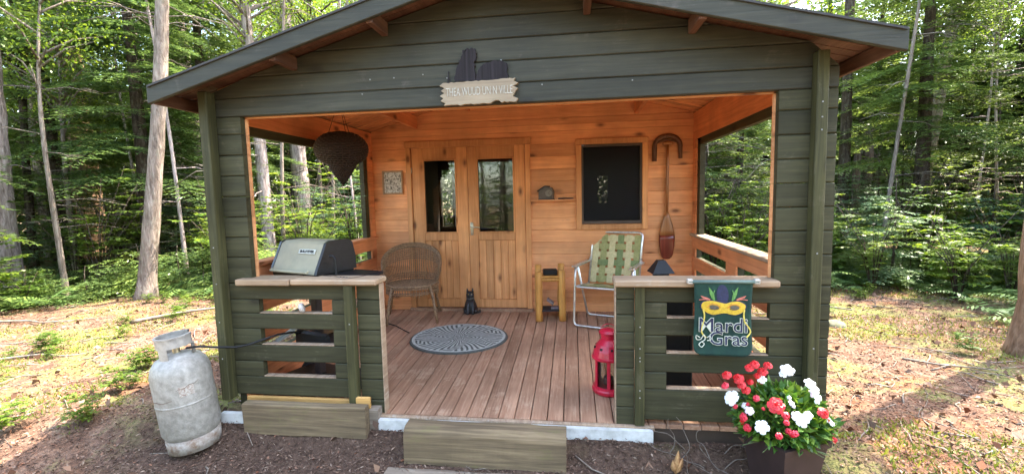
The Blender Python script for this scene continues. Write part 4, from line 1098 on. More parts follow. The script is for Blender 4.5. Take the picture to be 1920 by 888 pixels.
for j in range(nzg):
    for i in range(nxg):
        a = j * (nxg + 1) + i; q4 = (a, a + 1, a + nxg + 2, a + nxg + 1); F.append(q4); F.append(tuple(n1 + t for t in q4[::-1]))
edge = [i for i in range(nxg + 1)] + [j * (nxg + 1) + nxg for j in range(1, nzg + 1)] + [nzg * (nxg + 1) + i for i in range(nxg - 1, -1, -1)] + [j * (nxg + 1) for j in range(nzg - 1, 0, -1)]
for a, b in zip(edge, edge[1:] + edge[:1]): F.append((a, n1 + a, n1 + b, b))
m_ = MB(); m_.add(V, F); m_.build('cloth', flagmat(), fl, True, world=False)
MB().tube([(-.195, -.002, 0.0), (.195, -.002, 0.0)], .011, 10).build('rod', plain('dull green rod sleeve', (.10, .16, .14), .5), fl, True, world=False)
for sx in (-1, 1):
    MB().box(sx * .187 - .016, sx * .187 + .016, -.012, .024, -.014, .016, .004).build('rod_clip', plain('pale metal clip', (.55, .53, .48), .4, .4), fl, world=False)
def onflag(pts, mat, name, lift, th=.0012):
    """a flat applique following the cloth: polygon fan-filled strip by strip"""
    m_ = MB(); n = len(pts); cx_ = sum(p[0] for p in pts) / n; cz_ = sum(p[1] for p in pts) / n
    V = [(x, fy(x, z) - lift, z) for x, z in pts] + [(x, fy(x, z) - lift + th, z) for x, z in pts]
    V += [(cx_ + (x - cx_) * .5, fy(cx_ + (x - cx_) * .5, cz_ + (z - cz_) * .5) - lift - .0006, cz_ + (z - cz_) * .5) for x, z in pts] + [(cx_, fy(cx_, cz_) - lift - .0008, cz_)]
    F = []
    for i in range(n):
        j = (i + 1) % n; F += [(i, j, n + j, n + i), (i, 2 * n + i, 2 * n + j, j), (2 * n + i, 3 * n, 2 * n + j)]
    m_.add(V, F); return m_.build(name, mat, fl, False, world=False)
def cplain(nm, c): return plain(nm, c, .7, 0, var=.18, scale=60, bmp=.2)
C_y, C_o, C_navy = cplain('gold mask felt', (.62, .40, .03)), cplain('orange stitching', (.60, .20, .03)), cplain('navy felt', (.016, .020, .06))
C_gr, C_pk, C_cr, C_gy = cplain('feather green', (.12, .30, .07)), cplain('feather coral', (.55, .16, .11)), cplain('cream piping', (.58, .60, .48)), cplain('yellow ribbon', (.66, .52, .10))
ell_ = lambda cx_, cz_, a, b, rot=0, n=20: [(cx_ + a * math.cos(2 * math.pi * i / n) * math.cos(rot) - b * math.sin(2 * math.pi * i / n) * math.sin(rot), cz_ + a * math.cos(2 * math.pi * i / n) * math.sin(rot) + b * math.sin(2 * math.pi * i / n) * math.cos(rot)) for i in range(n)]
def spline(P, n=10):
    out = []
    for i in range(len(P) - 1):
        p0 = P[max(i - 1, 0)]; p1 = P[i]; p2 = P[i + 1]; p3 = P[min(i + 2, len(P) - 1)]
        for k in range(n):
            t = k / n; out.append(tuple(.5 * (2 * b + (c - a) * t + (2 * a - 5 * b + 4 * c - d) * t * t + (3 * b - a - 3 * c + d) * t ** 3) for a, b, c, d in zip(p0, p1, p2, p3)))
    out.append(P[-1]); return out
def stroke(P, mat, name, r=.003, lift=.004, rr=None):
    S = spline(P); rads = rr and [rr[0] + (rr[1] - rr[0]) * i / (len(S) - 1) for i in range(len(S))] or r
    return MB().tube([(x, fy(x, z) - lift, z) for x, z in S], rads, 6).build(name, mat, fl, True, world=False)
onflag(ell_(-.005, -.078, .034, .062, .06), C_navy, 'centre_feather', .003)
for sx in (-1, 1):
    onflag([(sx * .045, -.115), (sx * .064, -.10), (sx * .076, -.07), (sx * .083, -.03), (sx * .066, -.05), (sx * .052, -.075)], C_gr, 'green_feather', .003)
    onflag([(sx * .070, -.105), (sx * .088, -.095), (sx * .128, -.082), (sx * .118, -.095), (sx * .086, -.112)], C_pk, 'coral_feather', .003)
    stroke([(sx * .075, -.108), (sx * .10, -.104), (sx * .135, -.108)], C_pk, 'coral_feather', .0028)
    stroke([(sx * .05, -.115), (sx * .058, -.085), (sx * .05, -.05)], C_gr, 'green_feather', .0022)
mask = spline([(-.122, -.135), (-.105, -.118), (-.06, -.112), (-.02, -.121), (.012, -.127), (.045, -.117), (.085, -.116), (.118, -.132), (.124, -.150), (.108, -.178), (.072, -.194), (.035, -.190), (.012, -.184), (-.015, -.187), (-.055, -.196), (-.095, -.182), (-.120, -.158), (-.122, -.135)], 4)[:-1]
big = [(x * 1.05, (z + .155) * 1.12 - .155) for x, z in mask]
onflag(big, C_navy, 'mask_backing', .0032)
onflag(mask, C_y, 'mask', .0055)
for cx_ in (-.052, .062):
    onflag(ell_(cx_, -.150, .026, .0125, -.1), cplain('grey eye patch', (.11, .095, .06)), 'mask_eye', .0078)
    stroke([(cx_ - .04, -.155), (cx_ - .018, -.134), (cx_ + .012, -.134), (cx_ + .034, -.150)], C_o, 'mask_stitching', .0022, .0075)
    stroke([(cx_ - .028, -.158), (cx_, -.164), (cx_ + .026, -.156)], C_navy, 'mask_stitching', .0016, .0075)
stroke([(-.112, -.165), (-.104, -.20), (-.108, -.24), (-.120, -.285), (-.112, -.315), (-.094, -.335)], C_gy, 'mask_ribbon', .0046, .006)
stroke([(.118, -.165), (.114, -.20), (.122, -.24), (.146, -.275), (.152, -.30), (.130, -.328)], C_gy, 'mask_ribbon', .0046, .006)
for t_, sz, x, z, sxx in (('Mardi', .118, .0, -.262, 1.02), ('Gras', .112, .030, -.340, 1.0)):
    Mt = Matrix.Translation((x, 0, z))
    for th_, off_, mt_, lf_ in ((.0012, .0034, C_cr, .0062), (.0012, 0.0, C_navy, .0080)):
        tx_ = text_mesh('lettering', t_, sz, th_, off_, mt_, fl, Mt, sxx)
        for v_ in tx_.data.vertices: v_.co.y += fy(v_.co.x, v_.co.z) - lf_
for P_ in ([(-.128, -.335), (-.150, -.322), (-.148, -.345), (-.125, -.345), (-.105, -.318), (-.100, -.345), (-.12, -.36), (-.135, -.375), (-.12, -.39), (-.105, -.372), (-.118, -.36)],
           [(-.09, -.335), (-.072, -.325), (-.068, -.345), (-.088, -.352)]):
    stroke(P_, C_cr, 'ribbon_curl', .0028, .0085)

# ------------------------------------------------------------------ steps, timbers
def timber(name, label, cat, x0, x1, y0, y1, z0, z1, rnd_top=0.0, mat=None, seed=1, tilt=0.0):
    n_ = 36; prof = []
    if rnd_top:
        prof = [(y0, z0), (y0, z1 - rnd_top)] + [(y0 + rnd_top - rnd_top * math.cos(math.pi / 2 * k / 5), z1 - rnd_top + rnd_top * math.sin(math.pi / 2 * k / 5)) for k in range(1, 6)] + [(y1 - .01, z1), (y1, z1 - .01), (y1, z0)]
    else:
        c = .008; prof = [(y0 + c, z0), (y0, z0 + c), (y0, z1 - c), (y0 + c, z1), (y1 - c, z1), (y1, z1 - c), (y1, z0)]
    k = len(prof); V = []; F = []
    for i in range(n_ + 1):
        x = x0 + (x1 - x0) * i / n_; e = 0.004 if 0 < i < n_ else 0
        for j, (y, z) in enumerate(prof):
            nn_ = (fbm(np.array([x * 5 + seed * 9.1]), np.array([j * 1.7 + seed]), 3)[0] - .5) * .014
            V.append((x + (nn_ if i in (0, n_) else 0), y + nn_ * .7, z + nn_ * .8 + tilt * (x - x0)))
    for i in range(n_):
        for j in range(k): F.append((i * k + j, (i + 1) * k + j, (i + 1) * k + (j + 1) % k, i * k + (j + 1) % k))
    F += [tuple(range(k)), tuple(n_ * k + j for j in range(k - 1, -1, -1))]
    m_ = MB(); m_.add(V, F); o = m_.build(name, mat or M_mossy); tag(o, label, cat); return o
timber('log_step', 'mossy round topped log step in front of the deck', 'step', -.765, .247, -.262, -.125, -.190, .043, .055, seed=2, tilt=-.006)
timber('step_plank', 'weathered plank lying on the mulch below the log step', 'plank', -.86, -.02, -.56, -.285, -.26, -.198, mat=M_grey, seed=5)
timber('timber_block', 'thick mossy timber lying below the left railing', 'timber', -1.965, -1.075, -.135, -.068, -.125, .092, seed=7, tilt=.004)
o = timber('end_block', 'short grey block at the right end of the thick mossy timber', 'block', -1.105, -1.015, -.066, -.0, -.13, .055, mat=M_grey, seed=9)
o = timber('cut_board', 'short split yellow board end on top of the mossy timber', 'board', -1.17, -1.075, -.060, -.032, .058, .135, mat=M_yellow, seed=11)

# ------------------------------------------------------------------ planter and flowers
PX, PY = 1.45, -.275
M_pot = plain('dark brown plastic planter', (.040, .024, .022), .45, 0, c2=(.028, .017, .016), scale=10, bmp=.2)
pt = thing('planter', 'square dark brown planter at the right front corner of the cabin', 'planter', (PX, PY, gz(PX, PY) - .01), rot=R(24))
m_ = MB(); zt = .345
def sq(h, z): return [(-h, -h, z), (h, -h, z), (h, h, z), (-h, h, z)]
loops = [sq(.105, 0), sq(.145, zt - .035), sq(.157, zt - .033), sq(.160, zt), sq(.140, zt), sq(.138, zt - .05)]
V = [p for L in loops for p in L]; F = [(3, 2, 1, 0)]
for i in range(len(loops) - 1): F += [(4 * i + j, 4 * i + (j + 1) % 4, 4 * i + 4 + (j + 1) % 4, 4 * i + 4 + j) for j in range(4)]
m_.add(V, F); m_.build('tub', M_pot, pt, world=False)
MB().box(-.137, .137, -.137, .137, zt - .07, zt - .045, .004).build('soil', plain('potting soil', (.03, .02, .015), .95), pt, world=False)
pz = gz(PX, PY) - .01 + .30 - .05
fp = thing('impatiens_plant', 'bushy red and white flowering plant in the dark planter', 'plant', (1.435, -.285, pz))
nl = 2100
d_ = rand_unit(nl, .35); d_[:, 2] = np.abs(d_[:, 2]) * 1.0 - .12
rad = npr.uniform(.55, 1.0, nl) ** .6
pos = d_ * rad[:, None] * np.array([.262, .20, .285]) + np.array([0, 0, .105])
pos[:, 2] = np.where(pos[:, 2] < .115, .115 + npr.uniform(-.03, .09, nl), pos[:, 2])
pos[:, :2] *= np.clip(.50 + pos[:, 2:3] * 2.6, .6, 1.0)
dirs = d_ + rand_unit(nl) * .8; dirs[:, 2] += .05
nor = rand_unit(nl, 1.6)
V, F = leaves(pos, dirs, nor, npr.uniform(.032, .072, nl), npr.uniform(.018, .034, nl), .18)
fast_mesh('foliage', V, F, M_plant, fp)
m_ = MB()
for i in range(46):
    dd = Vector(d_[i]) ; e = Vector((dd.x * .25, dd.y * .19, abs(dd.z) * .26 + .04))
    m_.tube([(rnd.uniform(-.05, .05), rnd.uniform(-.05, .05), -.02), e * .5 + Vector((0, 0, .04)), e], [.005, .004, .002], 5)
m_.build('stems', plain('green stems', (.11, .15, .05), .6), fp, True, world=False)
M_fr = plain('red petals', (.62, .012, .016), .5, 0, c2=(.45, .006, .012), scale=40, bmp=.1)
M_fp = plain('pink red petals', (.66, .03, .06), .5, 0, c2=(.55, .03, .05), scale=40, bmp=.1)
M_fw = plain('white petals', (.82, .83, .84), .5, 0, c2=(.70, .72, .76), scale=40, bmp=.1)
M_fl = plain('pale pink petals', (.80, .62, .70), .5, 0, c2=(.75, .6, .68), scale=40, bmp=.1)
def flower(r, layers, seed):
    q = random.Random(seed); V = []; F = []
    for L in range(layers):
        npet = 5 if layers == 1 else 6; rr = r * (1 - .23 * L)
        for k in range(npet):
            a = 2 * math.pi * k / npet + L * .55 + q.uniform(-.15, .15); tilt = .12 + .32 * L + q.uniform(-.1, .1)
            c0 = Vector((math.cos(a), math.sin(a), 0)); s0 = Vector((-math.sin(a), math.cos(a), 0)); up = Vector((0, 0, 1))
            dirv = c0 * math.cos(tilt) + up * math.sin(tilt)
            w_ = rr * .62; b0 = len(V)
            base = up * (.004 * L)
            pts = [base, base + dirv * rr * .45 + s0 * w_ * .75 + up * .003, base + dirv * rr * .9 + s0 * w_ * .6 - up * .004, base + dirv * rr * 1.02 + up * q.uniform(-.006, .002), base + dirv * rr * .9 - s0 * w_ * .6 - up * .004, base + dirv * rr * .45 - s0 * w_ * .75 + up * .003, base + dirv * rr * .55 + up * .0055]
            V += pts; F += [(b0, b0 + 1, b0 + 6), (b0 + 1, b0 + 2, b0 + 6), (b0 + 2, b0 + 3, b0 + 6), (b0 + 3, b0 + 4, b0 + 6), (b0 + 4, b0 + 5, b0 + 6), (b0 + 5, b0, b0 + 6)]
    return V, F
FL = [((1.098, .502), .036, 'r', 3), ((1.157, .485), .034, 'r', 3), ((1.172, .452), .040, 'r', 3), ((1.209, .545), .030, 'r', 2), ((1.30, .560), .032, 'r', 2), ((1.345, .345), .048, 'r', 4), ((1.142, .335), .024, 'p', 3), ((1.575, .315), .036, 'r', 3), ((1.365, .180), .024, 'p', 2),
      ((1.275, .528), .030, 'r', 2), ((1.249, .505), .030, 'r', 2), ((1.090, .445), .026, 'p', 2), ((1.195, .425), .034, 'r', 3), ((1.235, .565), .028, 'r', 2), ((1.215, .470), .03, 'r', 3), ((1.19, .27), .02, 'p', 2), ((1.40, .255), .02, 'p', 2),
      ((1.125, .385), .044, 'w', 1), ((1.215, .312), .038, 'l', 1), ((1.28, .225), .044, 'w', 1), ((1.272, .485), .034, 'w', 1), ((1.395, .540), .040, 'w', 1), ((1.375, .515), .034, 'w', 1), ((1.475, .270), .042, 'w', 1), ((1.525, .440), .040, 'w', 1), ((1.505, .470), .034, 'w', 1), ((1.545, .40), .036, 'w', 1), ((1.45, .29), .034, 'w', 1), ((1.505, .30), .03, 'w', 1), ((1.12, .365), .034, 'w', 1)]
fc = Vector((1.435, -.285, pz + .07))
for i, ((fx, fz), r_, kd, ly) in enumerate(FL):
    # nearest point of the dome on the viewer's side
    ex, ez = (fx - fc.x), (fz - fc.z); k = 1 - (ex / .33) ** 2 - (ez / .36) ** 2
    yy = fc.y - .215 * math.sqrt(max(k, .02)) - .008
    s_ = (yy - CAM.y) / (-.42 - CAM.y); px = CAM.x + (fx - CAM.x) * s_; pzz = CAM.z + (fz - CAM.z) * s_
    r_ *= (.74, .90, .62, .82)[i % 4]; V, F = flower(r_, ly, i)
    m_ = MB(); m_.add(V, F); o = m_.build('flower', {'r': M_fr, 'p': M_fp, 'w': M_fw, 'l': M_fl}[kd], fp, False, world=False)
    o.location = Vector((px, yy, pzz)) - fp.location
    nd = (Vector((px, yy, pzz)) - fc).normalized() + Vector((-.15, -.9, .45)); o.rotation_euler = nd.to_track_quat('Z', 'Y').to_euler()

qf = random.Random(77)
for i in range(22):
    a = qf.uniform(-.95, .95) * math.pi / 2; e = qf.uniform(.05, 1.2)
    dv = Vector((math.sin(a) * math.cos(e), -math.cos(a) * math.cos(e), math.sin(e)))
    pp_ = Vector((dv.x * .265, dv.y * .21, .115 + dv.z * .27))
    red = (dv.x < .0) if qf.random() < .75 else (dv.x > 0)
    V, F = flower(qf.uniform(.010, .023), 2 if red else 1, 200 + i)
    m_ = MB(); m_.add(V, F); o = m_.build('flower', qf.choice((M_fr, M_fp)) if red else qf.choice((M_fw, M_fl)), fp, False, world=False); o.location = pp_
    o.rotation_euler = (dv + Vector((qf.uniform(-.5, .5), qf.uniform(-.8, .2), qf.uniform(-.3, .5)))).to_track_quat('Z', 'Y').to_euler()
# dry stems and a withered husk below the right railing
q = random.Random(21)
ds = thing('dry_vine', 'tangle of bare grey stems under the right railing', 'vine', (1.05, -.12, gz(1.05, -.12)))
for i in range(15):
    x = q.uniform(-.22, .32); y = q.uniform(-.22, .05); z0 = gz(1.05 + x, -.12 + y) - ds.location.z
    pts = [Vector((x, y, z0 - .01))]; dv = Vector((q.uniform(-.8, .8), q.uniform(-.5, .6), q.uniform(.4, 1.0))).normalized()
    for k in range(6):
        dv = (dv + Vector((q.uniform(-.5, .5), q.uniform(-.5, .5), q.uniform(-.45, .35)))).normalized(); p = pts[-1] + dv * q.uniform(.035, .075)
        p.z = max(p.z, gz(1.05 + p.x, -.12 + p.y) - ds.location.z + .006); p.y = min(p.y, .03); pts.append(p)
    MB().tube(spline([tuple(p) for p in pts], 4), [.0036 - .0022 * k / 24 for k in range(25)], 5).build('stem', plain('grey stem', (.19, .15, .12), .9, c2=(.09, .07, .055), scale=30) if i == 0 else bpy.data.materials['grey stem'], ds, True, world=False)
m_ = MB(); hs_ = []
for a, L in ((.0, .15), (.5, .11), (-.45, .09), (.9, .06)):
    V = []; b0 = Vector((.0, .0, .01)); d0 = Vector((math.sin(a) * .6 + .1, -.1, 1)).normalized()
    pr = [0, .018, .022, .014, .002]
    for k, wv in enumerate(pr):
        c0 = b0 + d0 * L * k / 4 + Vector((0, -.01 * k * (4 - k) / 4, 0)); V += [c0 + Vector((-wv, .004, 0)), c0 + Vector((0, -.008, 0)), c0 + Vector((wv, .004, 0)), c0 + Vector((0, .006, 0))]
    m_.add(V, [(4 * k + j, 4 * k + 4 + j, 4 * k + 4 + (j + 1) % 4, 4 * k + (j + 1) % 4) for k in range(4) for j in range(4)])
o = m_.build('dry_husk', plain('tan husk', (.46, .25, .10), .8, c2=(.28, .14, .06), scale=40), None, True); o.location = (.885, -.215, gz(.885, -.215)); tag(o, 'curled tan dry leaf husk on the mulch under the right railing', 'husk')

# ================================================================== the wood
def merge(parts):
    Vs, Fs, o = [], [], 0
    for V, F in parts: Vs.append(V); Fs.append(F + o); o += len(V)
    return np.concatenate(Vs), np.concatenate(Fs)

def trunk_mesh(name, H, r0, r1, seed, mat, lean=(0, 0), bend_=.12, flare=1.5, dead=0, dead_z=(.12, .5), limbs=()):
    q = random.Random(seed); m_ = MB(); n_ = 26; pts = []; rad = []
    ph = q.uniform(0, 6)
    for i in range(n_ + 1):
        t = (i / n_) ** 1.35; z = H * t - (.15 if i == 0 else 0)
        pts.append((lean[0] * z + bend_ * math.sin(t * 4 + ph) * t, lean[1] * z + bend_ * math.cos(t * 3.1 + ph) * t, z))
        rad.append((r0 + (r1 - r0) * t) * (1 + (flare - 1) * math.exp(-max(z, 0) / .16)) * q.uniform(.97, 1.03))
    m_.tube(pts, rad, 14, wob=.075, rng=q)
    def at(z):
        for a, b in zip(pts[:-1], pts[1:]):
            if a[2] <= z <= b[2]:
                k = (z - a[2]) / (b[2] - a[2]); return Vector([a[i] + (b[i] - a[i]) * k for i in range(3)])
        return Vector(pts[-1])
    for i in range(dead):
        z = H * q.uniform(*dead_z); a = q.uniform(0, 6.28); L = q.uniform(.4, 1.3); c = at(z)
        d = Vector((math.cos(a), math.sin(a), q.uniform(-.25, .25))); e = c + d * L + Vector((0, 0, -.12 * L))
        m_.tube([c, c + d * L * .5 + Vector((0, 0, .03)), e], [.012, .008, .003], 4, rng=q)
        for k in range(3):
            s0 = c + d * L * q.uniform(.3, .8); a2 = a + q.choice((-1, 1)) * q.uniform(.5, 1.0)
            m_.tube([s0, s0 + Vector((math.cos(a2), math.sin(a2), q.uniform(-.2, .1))) * q.uniform(.15, .4)], [.005, .002], 3, rng=q)
    for z, e in limbs:
        c = at(min(z, H * .97)); e = Vector(e); md = c.lerp(e, .5) + Vector((0, 0, .12))
        L = (e - c).length; m_.tube([c, md, e], [max(.012, .018 * L + .006), .012 * L + .004, .004], 5, rng=q)
    return m_.build(name, mat, None, True)

def dead_mesh(H, n, zr, seed, Lr=(.5, 1.7)):
    q = random.Random(seed); m_ = MB()
    for i in range(n):
        z = H * q.uniform(*zr); a = q.uniform(0, 6.28); L = q.uniform(*Lr); c = Vector((0, 0, z))
        d = Vector((math.cos(a), math.sin(a), q.uniform(-.22, .25))); e = c + d * L + Vector((0, 0, -.16 * L))
        md = c + d * L * .5 + Vector((q.uniform(-.04, .04), q.uniform(-.04, .04), .02))
        m_.tube([c, md, e], [.010, .007, .0025], 4, cap=False, rng=q)
        for k in range(5):
            s0 = md.lerp(e, q.uniform(-.4, .9)); a2 = a + q.choice((-1, 1)) * q.uniform(.4, 1.1)
            m_.tube([s0, s0 + Vector((math.cos(a2), math.sin(a2), q.uniform(-.25, .1))) * q.uniform(.15, .5)], [.0045, .0018], 3, cap=False, rng=q)
    o = m_.build('dead', M_twig, None, True); me = o.data; bpy.data.objects.remove(o); return me

def conifer_crown(H, rmax, clear, seed, step=.26, dens=1.0, needle=.075, droop=.35):
    g_ = np.random.default_rng(seed); P_, D_, N_, L_ = [], [], [], []
    z = clear
    while z < H - .15:
        nb = g_.integers(4, 7); f = ((H - z) / (H - clear)) ** .75
        for b in range(nb):
            a = g_.uniform(0, 2 * np.pi); L = rmax * f * g_.uniform(.6, 1.12) + .12
            if g_.random() < .10: continue
            da = np.array([np.cos(a), np.sin(a), 0.]); sa = np.array([-np.sin(a), np.cos(a), 0.])
            nt_ = max(3, int(L / .085 * dens)); tt = np.linspace(.12, 1, nt_)
            zz = z + g_.uniform(-.1, .1)
            for t in tt:
                base = da * (L * t) + np.array([0, 0, zz + .16 * L * t - droop * L * t * t])
                tl = (.42 * L * (1 - t) + .10) * g_.uniform(.7, 1.2)
                for sg in (-1, 1):
                    td = da * .62 + sa * sg * .78 + np.array([0, 0, -.18 + g_.uniform(-.15, .12)])
                    nn_ = max(2, int(tl / (needle * .75)))
                    k = (np.arange(nn_) + .5) / nn_
                    p = base + td * (tl * k)[:, None]
                    for s2 in (-1, 1):
                        dd = td + (da * .55 - sa * sg * .4) * s2 * .8 + g_.normal(0, .18, (nn_, 3))
                        P_.append(p); D_.append(dd); N_.append(np.tile([0, 0, 1.], (nn_, 1)) + g_.normal(0, .25, (nn_, 3))); L_.append(np.full(nn_, needle) * g_.uniform(.75, 1.25, nn_))
        z += step * g_.uniform(.75, 1.25) * (.55 + .45 * f)
    P_ = np.concatenate(P_); D_ = np.concatenate(D_); N_ = np.concatenate(N_); L_ = np.concatenate(L_)
    return leaves(P_, D_, N_, L_, L_ * .42, .1)

def broad_crown(H, clear, rad, seed, nclump=110, per=75, leaf=.075, sig=.30):
    g_ = np.random.default_rng(seed)
    u = g_.normal(size=(nclump, 3)); u /= np.linalg.norm(u, axis=1, keepdims=True)
    c = u * (g_.uniform(.25, 1, nclump) ** .5)[:, None]
    cz = (H + clear) / 2
    C_ = c * np.array([rad, rad, (H - clear) / 2]) + np.array([0, 0, cz])
    C_ = C_[g_.random(nclump) > .12]
    P_, D_, N_ = [], [], []
    for k in C_:
        n = int(per * g_.uniform(.5, 1.4)); o = g_.normal(0, 1, (n, 3)) * np.array([sig, sig, sig * .45]) * g_.uniform(.7, 1.2)
        P_.append(k + o); d = o * .8 + g_.normal(0, .35, (n, 3)); d[:, 2] -= .18; D_.append(d); N_.append(np.array([0, 0, 1.]) + g_.normal(0, .45, (n, 3)))
    P_ = np.concatenate(P_); L_ = g_.uniform(.7, 1.3, len(P_)) * leaf
    V, F = leaves(P_, np.concatenate(D_), np.concatenate(N_), L_, L_ * .62, .14)
    return V, F, C_

def frond_plant(seed, n=9, L=.55, sp=.035, pin=.11):
    """fern: arching fronds with paired pinnae"""
    g_ = np.random.default_rng(seed); P_, D_, N_, L_ = [], [], [], []
    for f in range(n):
        a = 2 * np.pi * f / n + g_.uniform(-.3, .3); l = L * g_.uniform(.7, 1.15); up = g_.uniform(.75, 1.15)
        da = np.array([np.cos(a), np.sin(a), 0]); sa = np.array([-np.sin(a), np.cos(a), 0])
        for t in np.arange(.12, 1, sp / l):
            p = da * (l * t * .95) + np.array([0, 0, l * (up * t - .85 * t * t)])
            for sg in (-1, 1):
                w_ = pin * np.sin(np.pi * min(1, t * .9 + .12)) ** .8 * g_.uniform(.85, 1.15)
                P_.append(p); D_.append(sa * sg + da * .35 + np.array([0, 0, -.25]) + g_.normal(0, .08, 3)); N_.append([0, 0, 1]); L_.append(max(w_, .015))
    L_ = np.array(L_); return leaves(P_, D_, np.array(N_, float), L_, np.maximum(L_ * .28, .016), .05)

def layered_shrub(seed, H=1.4, rad=.7, nst=7, leaf=.085):
    """sapling with leaves held in flat layers"""
    g_ = np.random.default_rng(seed); P_, D_, N_ = [], [], []; st = []
    for s_ in range(nst):
        a = g_.uniform(0, 6.28); tip = np.array([np.cos(a) * rad * g_.uniform(.3, 1), np.sin(a) * rad * g_.uniform(.3, 1), H * g_.uniform(.55, 1.0)])
        st.append(tip)
        for b in range(9):
            t = g_.uniform(.3, 1.0); p0 = tip * np.array([t ** 1.4, t ** 1.4, t]); a2 = g_.uniform(0, 6.28); bl = g_.uniform(.15, .42) * (1.2 - .5 * t)
            bd = np.array([np.cos(a2), np.sin(a2), g_.uniform(-.1, .25)]); sd = np.array([-np.sin(a2), np.cos(a2), 0])
            for k in np.linspace(.2, 1, 7):
                for sg in (-1, 1):
                    P_.append(p0 + bd * bl * k); D_.append(bd * .5 + sd * sg * .8 + np.array([0, 0, -.15]) + g_.normal(0, .15, 3)); N_.append(np.array([0, 0, 1.]) + g_.normal(0, .25, 3))
    n = len(P_); L_ = g_.uniform(.7, 1.25, n) * leaf
    V, F = leaves(P_, D_, N_, L_, L_ * .55, .12); return V, F, st

HID = []
def proto(trunk_o, VF, leafm, crown_name='crown'):
    c = fast_mesh(crown_name, VF[0], VF[1], leafm)
    tm, cm = trunk_o.data, c.data
    bpy.data.objects.remove(trunk_o); bpy.data.objects.remove(c)
    return tm, cm
def plant(kindname, label, cat, group, meshes, x, y, rot, s_=1.0, names=('trunk', 'crown', 'dead_branches'), sink=.03, tilt=(0, 0)):
    o = bpy.data.objects.new(kindname, None); col.objects.link(o)
    o.location = (x, y, gz(x, y) - sink); o.rotation_euler = (tilt[0], tilt[1], rot); o.scale = (s_, s_, s_)
    o['label'] = label; o['category'] = cat
    if group: o['group'] = group
    for nm, me in zip(names, meshes):
        c = bpy.data.objects.new(nm, me); col.objects.link(c); c.parent = o
    return o

# prototypes
CON = []
for i, (H, rm, cl) in enumerate(((9.5, 1.9, 1.6), (7.5, 1.7, .7), (11.5, 2.5, 2.3), (5.2, 1.35, .35), (10.0, 2.2, 1.0))):
    CON.append(proto(trunk_mesh('t', H, .05 + H * .011, .012, 40 + i, M_bark_dark, bend_=.1, dead=4, dead_z=(.08, .45)), conifer_crown(H, rm, cl, 50 + i), M_fir) + (dead_mesh(H, 42, (.06, .5), 60 + i),))
BRO = []
for i, (H, cl, rd, mt, lm) in enumerate(((11, 4.2, 2.3, M_bark_grey, M_leaf), (9, 2.6, 2.0, M_bark_grey, M_leafy), (12.5, 5.0, 2.6, M_bark_birch, M_leaf), (6.5, 1.2, 1.6, M_bark_dark, M_leafy))):
    V, F, C_ = broad_crown(H, cl, rd, 70 + i, nclump=(150, 120, 170, 110)[i], per=(105, 55, 85, 75)[i], leaf=(.055, .10, .066, .078)[i])
    limbs = [(max(cl * .7, c[2] - .35 * math.hypot(c[0], c[1]) - .5), c) for c in C_[:44]]
    BRO.append(proto(trunk_mesh('t', H * .92, .04 + H * .009, .015, 80 + i, mt, bend_=.18, dead=4, dead_z=(.2, .4), limbs=limbs), (V, F), lm))
BAL = []
for i, (H, rm) in enumerate(((1.5, .75), (1.0, .55), (2.3, .95))):
    BAL.append(proto(trunk_mesh('t', H, .022, .005, 90 + i, M_bark_dark, bend_=.02, flare=1.1), conifer_crown(H, rm, .10, 95 + i, step=.15, needle=.05, droop=.15), M_blue))
SEED = []
for i, (H, rm) in enumerate(((.55, .55), (.8, .7))):
    SEED.append(proto(trunk_mesh('t', H, .014, .004, 110 + i, M_bark_dark, bend_=.03, flare=1.1), conifer_crown(H, rm, .05, 115 + i, step=.09, needle=.05, droop=.25, dens=1.1), M_fir))
SHR = []
for i, (H, rd, lm) in enumerate(((1.5, .75, M_leafy), (2.2, .95, M_leaf), (1.0, .6, M_leafy), (2.8, 1.0, M_leaf))):
    V, F, stt = layered_shrub(120 + i, H, rd, nst=10 if i % 2 else 8)
    m_ = MB()
    for tip in stt: m_.tube([(0, 0, -.05), tuple(tip * np.array([.25, .25, .5])), tuple(tip)], [.012, .008, .003], 5)
    SHR.append(proto(m_.build('t', M_bark_dark, None, True), (V, F), lm))
FER = []
for i, (n_, L) in enumerate(((9, .55), (7, .42), (11, .62))):
    V, F = frond_plant(130 + i, n_, L); c = fast_mesh('fronds', V, F, M_fern); FER.append(c.data); bpy.data.objects.remove(c)

# named trunks, measured off the photograph's own geometry
def special(label, x, y, r0, r1, H, lean, seed, mat, crown=None, dead=6, bend_=.08, flare=1.5, group=None, cname='tree', dead_z=(.12, .45)):
    t = thing(cname, label, 'tree', (x, y, gz(x, y)), group=group)
    limbs = ()
    if crown:
        V, F, C_ = broad_crown(H * 1.05, crown[0], crown[1], seed + 300, nclump=crown[2], per=70); C_ = C_ + np.array([lean[0], lean[1], 0]) * C_[:, 2:3]
        V = V + np.array([lean[0], lean[1], 0]) * V[:, 2:3]
        limbs = [(max(crown[0] * .8, c[2] - .35 * math.hypot(c[0] - lean[0] * c[2], c[1] - lean[1] * c[2]) - .4), c) for c in C_[:40]]
    o = trunk_mesh('trunk', H, r0, r1, seed, mat, lean, bend_, flare, dead, dead_z, limbs); o.parent = t
    if crown: fast_mesh('crown', V, F, crown[3], t)
    return t
special('pale grey trunk leaning right, nearest tree left of the cabin', -6.81, 3.81, .124, .055, 10.5, (.125, .03), 201, M_bark_grey, (5.4, 2.0, 90, M_leaf), dead=6, bend_=.20, flare=1.7, dead_z=(.3, .5))
special('thick pale trunk with flared roots at the far left edge', -10.36, 4.37, .24, .13, 12, (.02, .0), 202, M_bark_birch, (6.0, 2.6, 110, M_leaf), dead=10, flare=1.8)
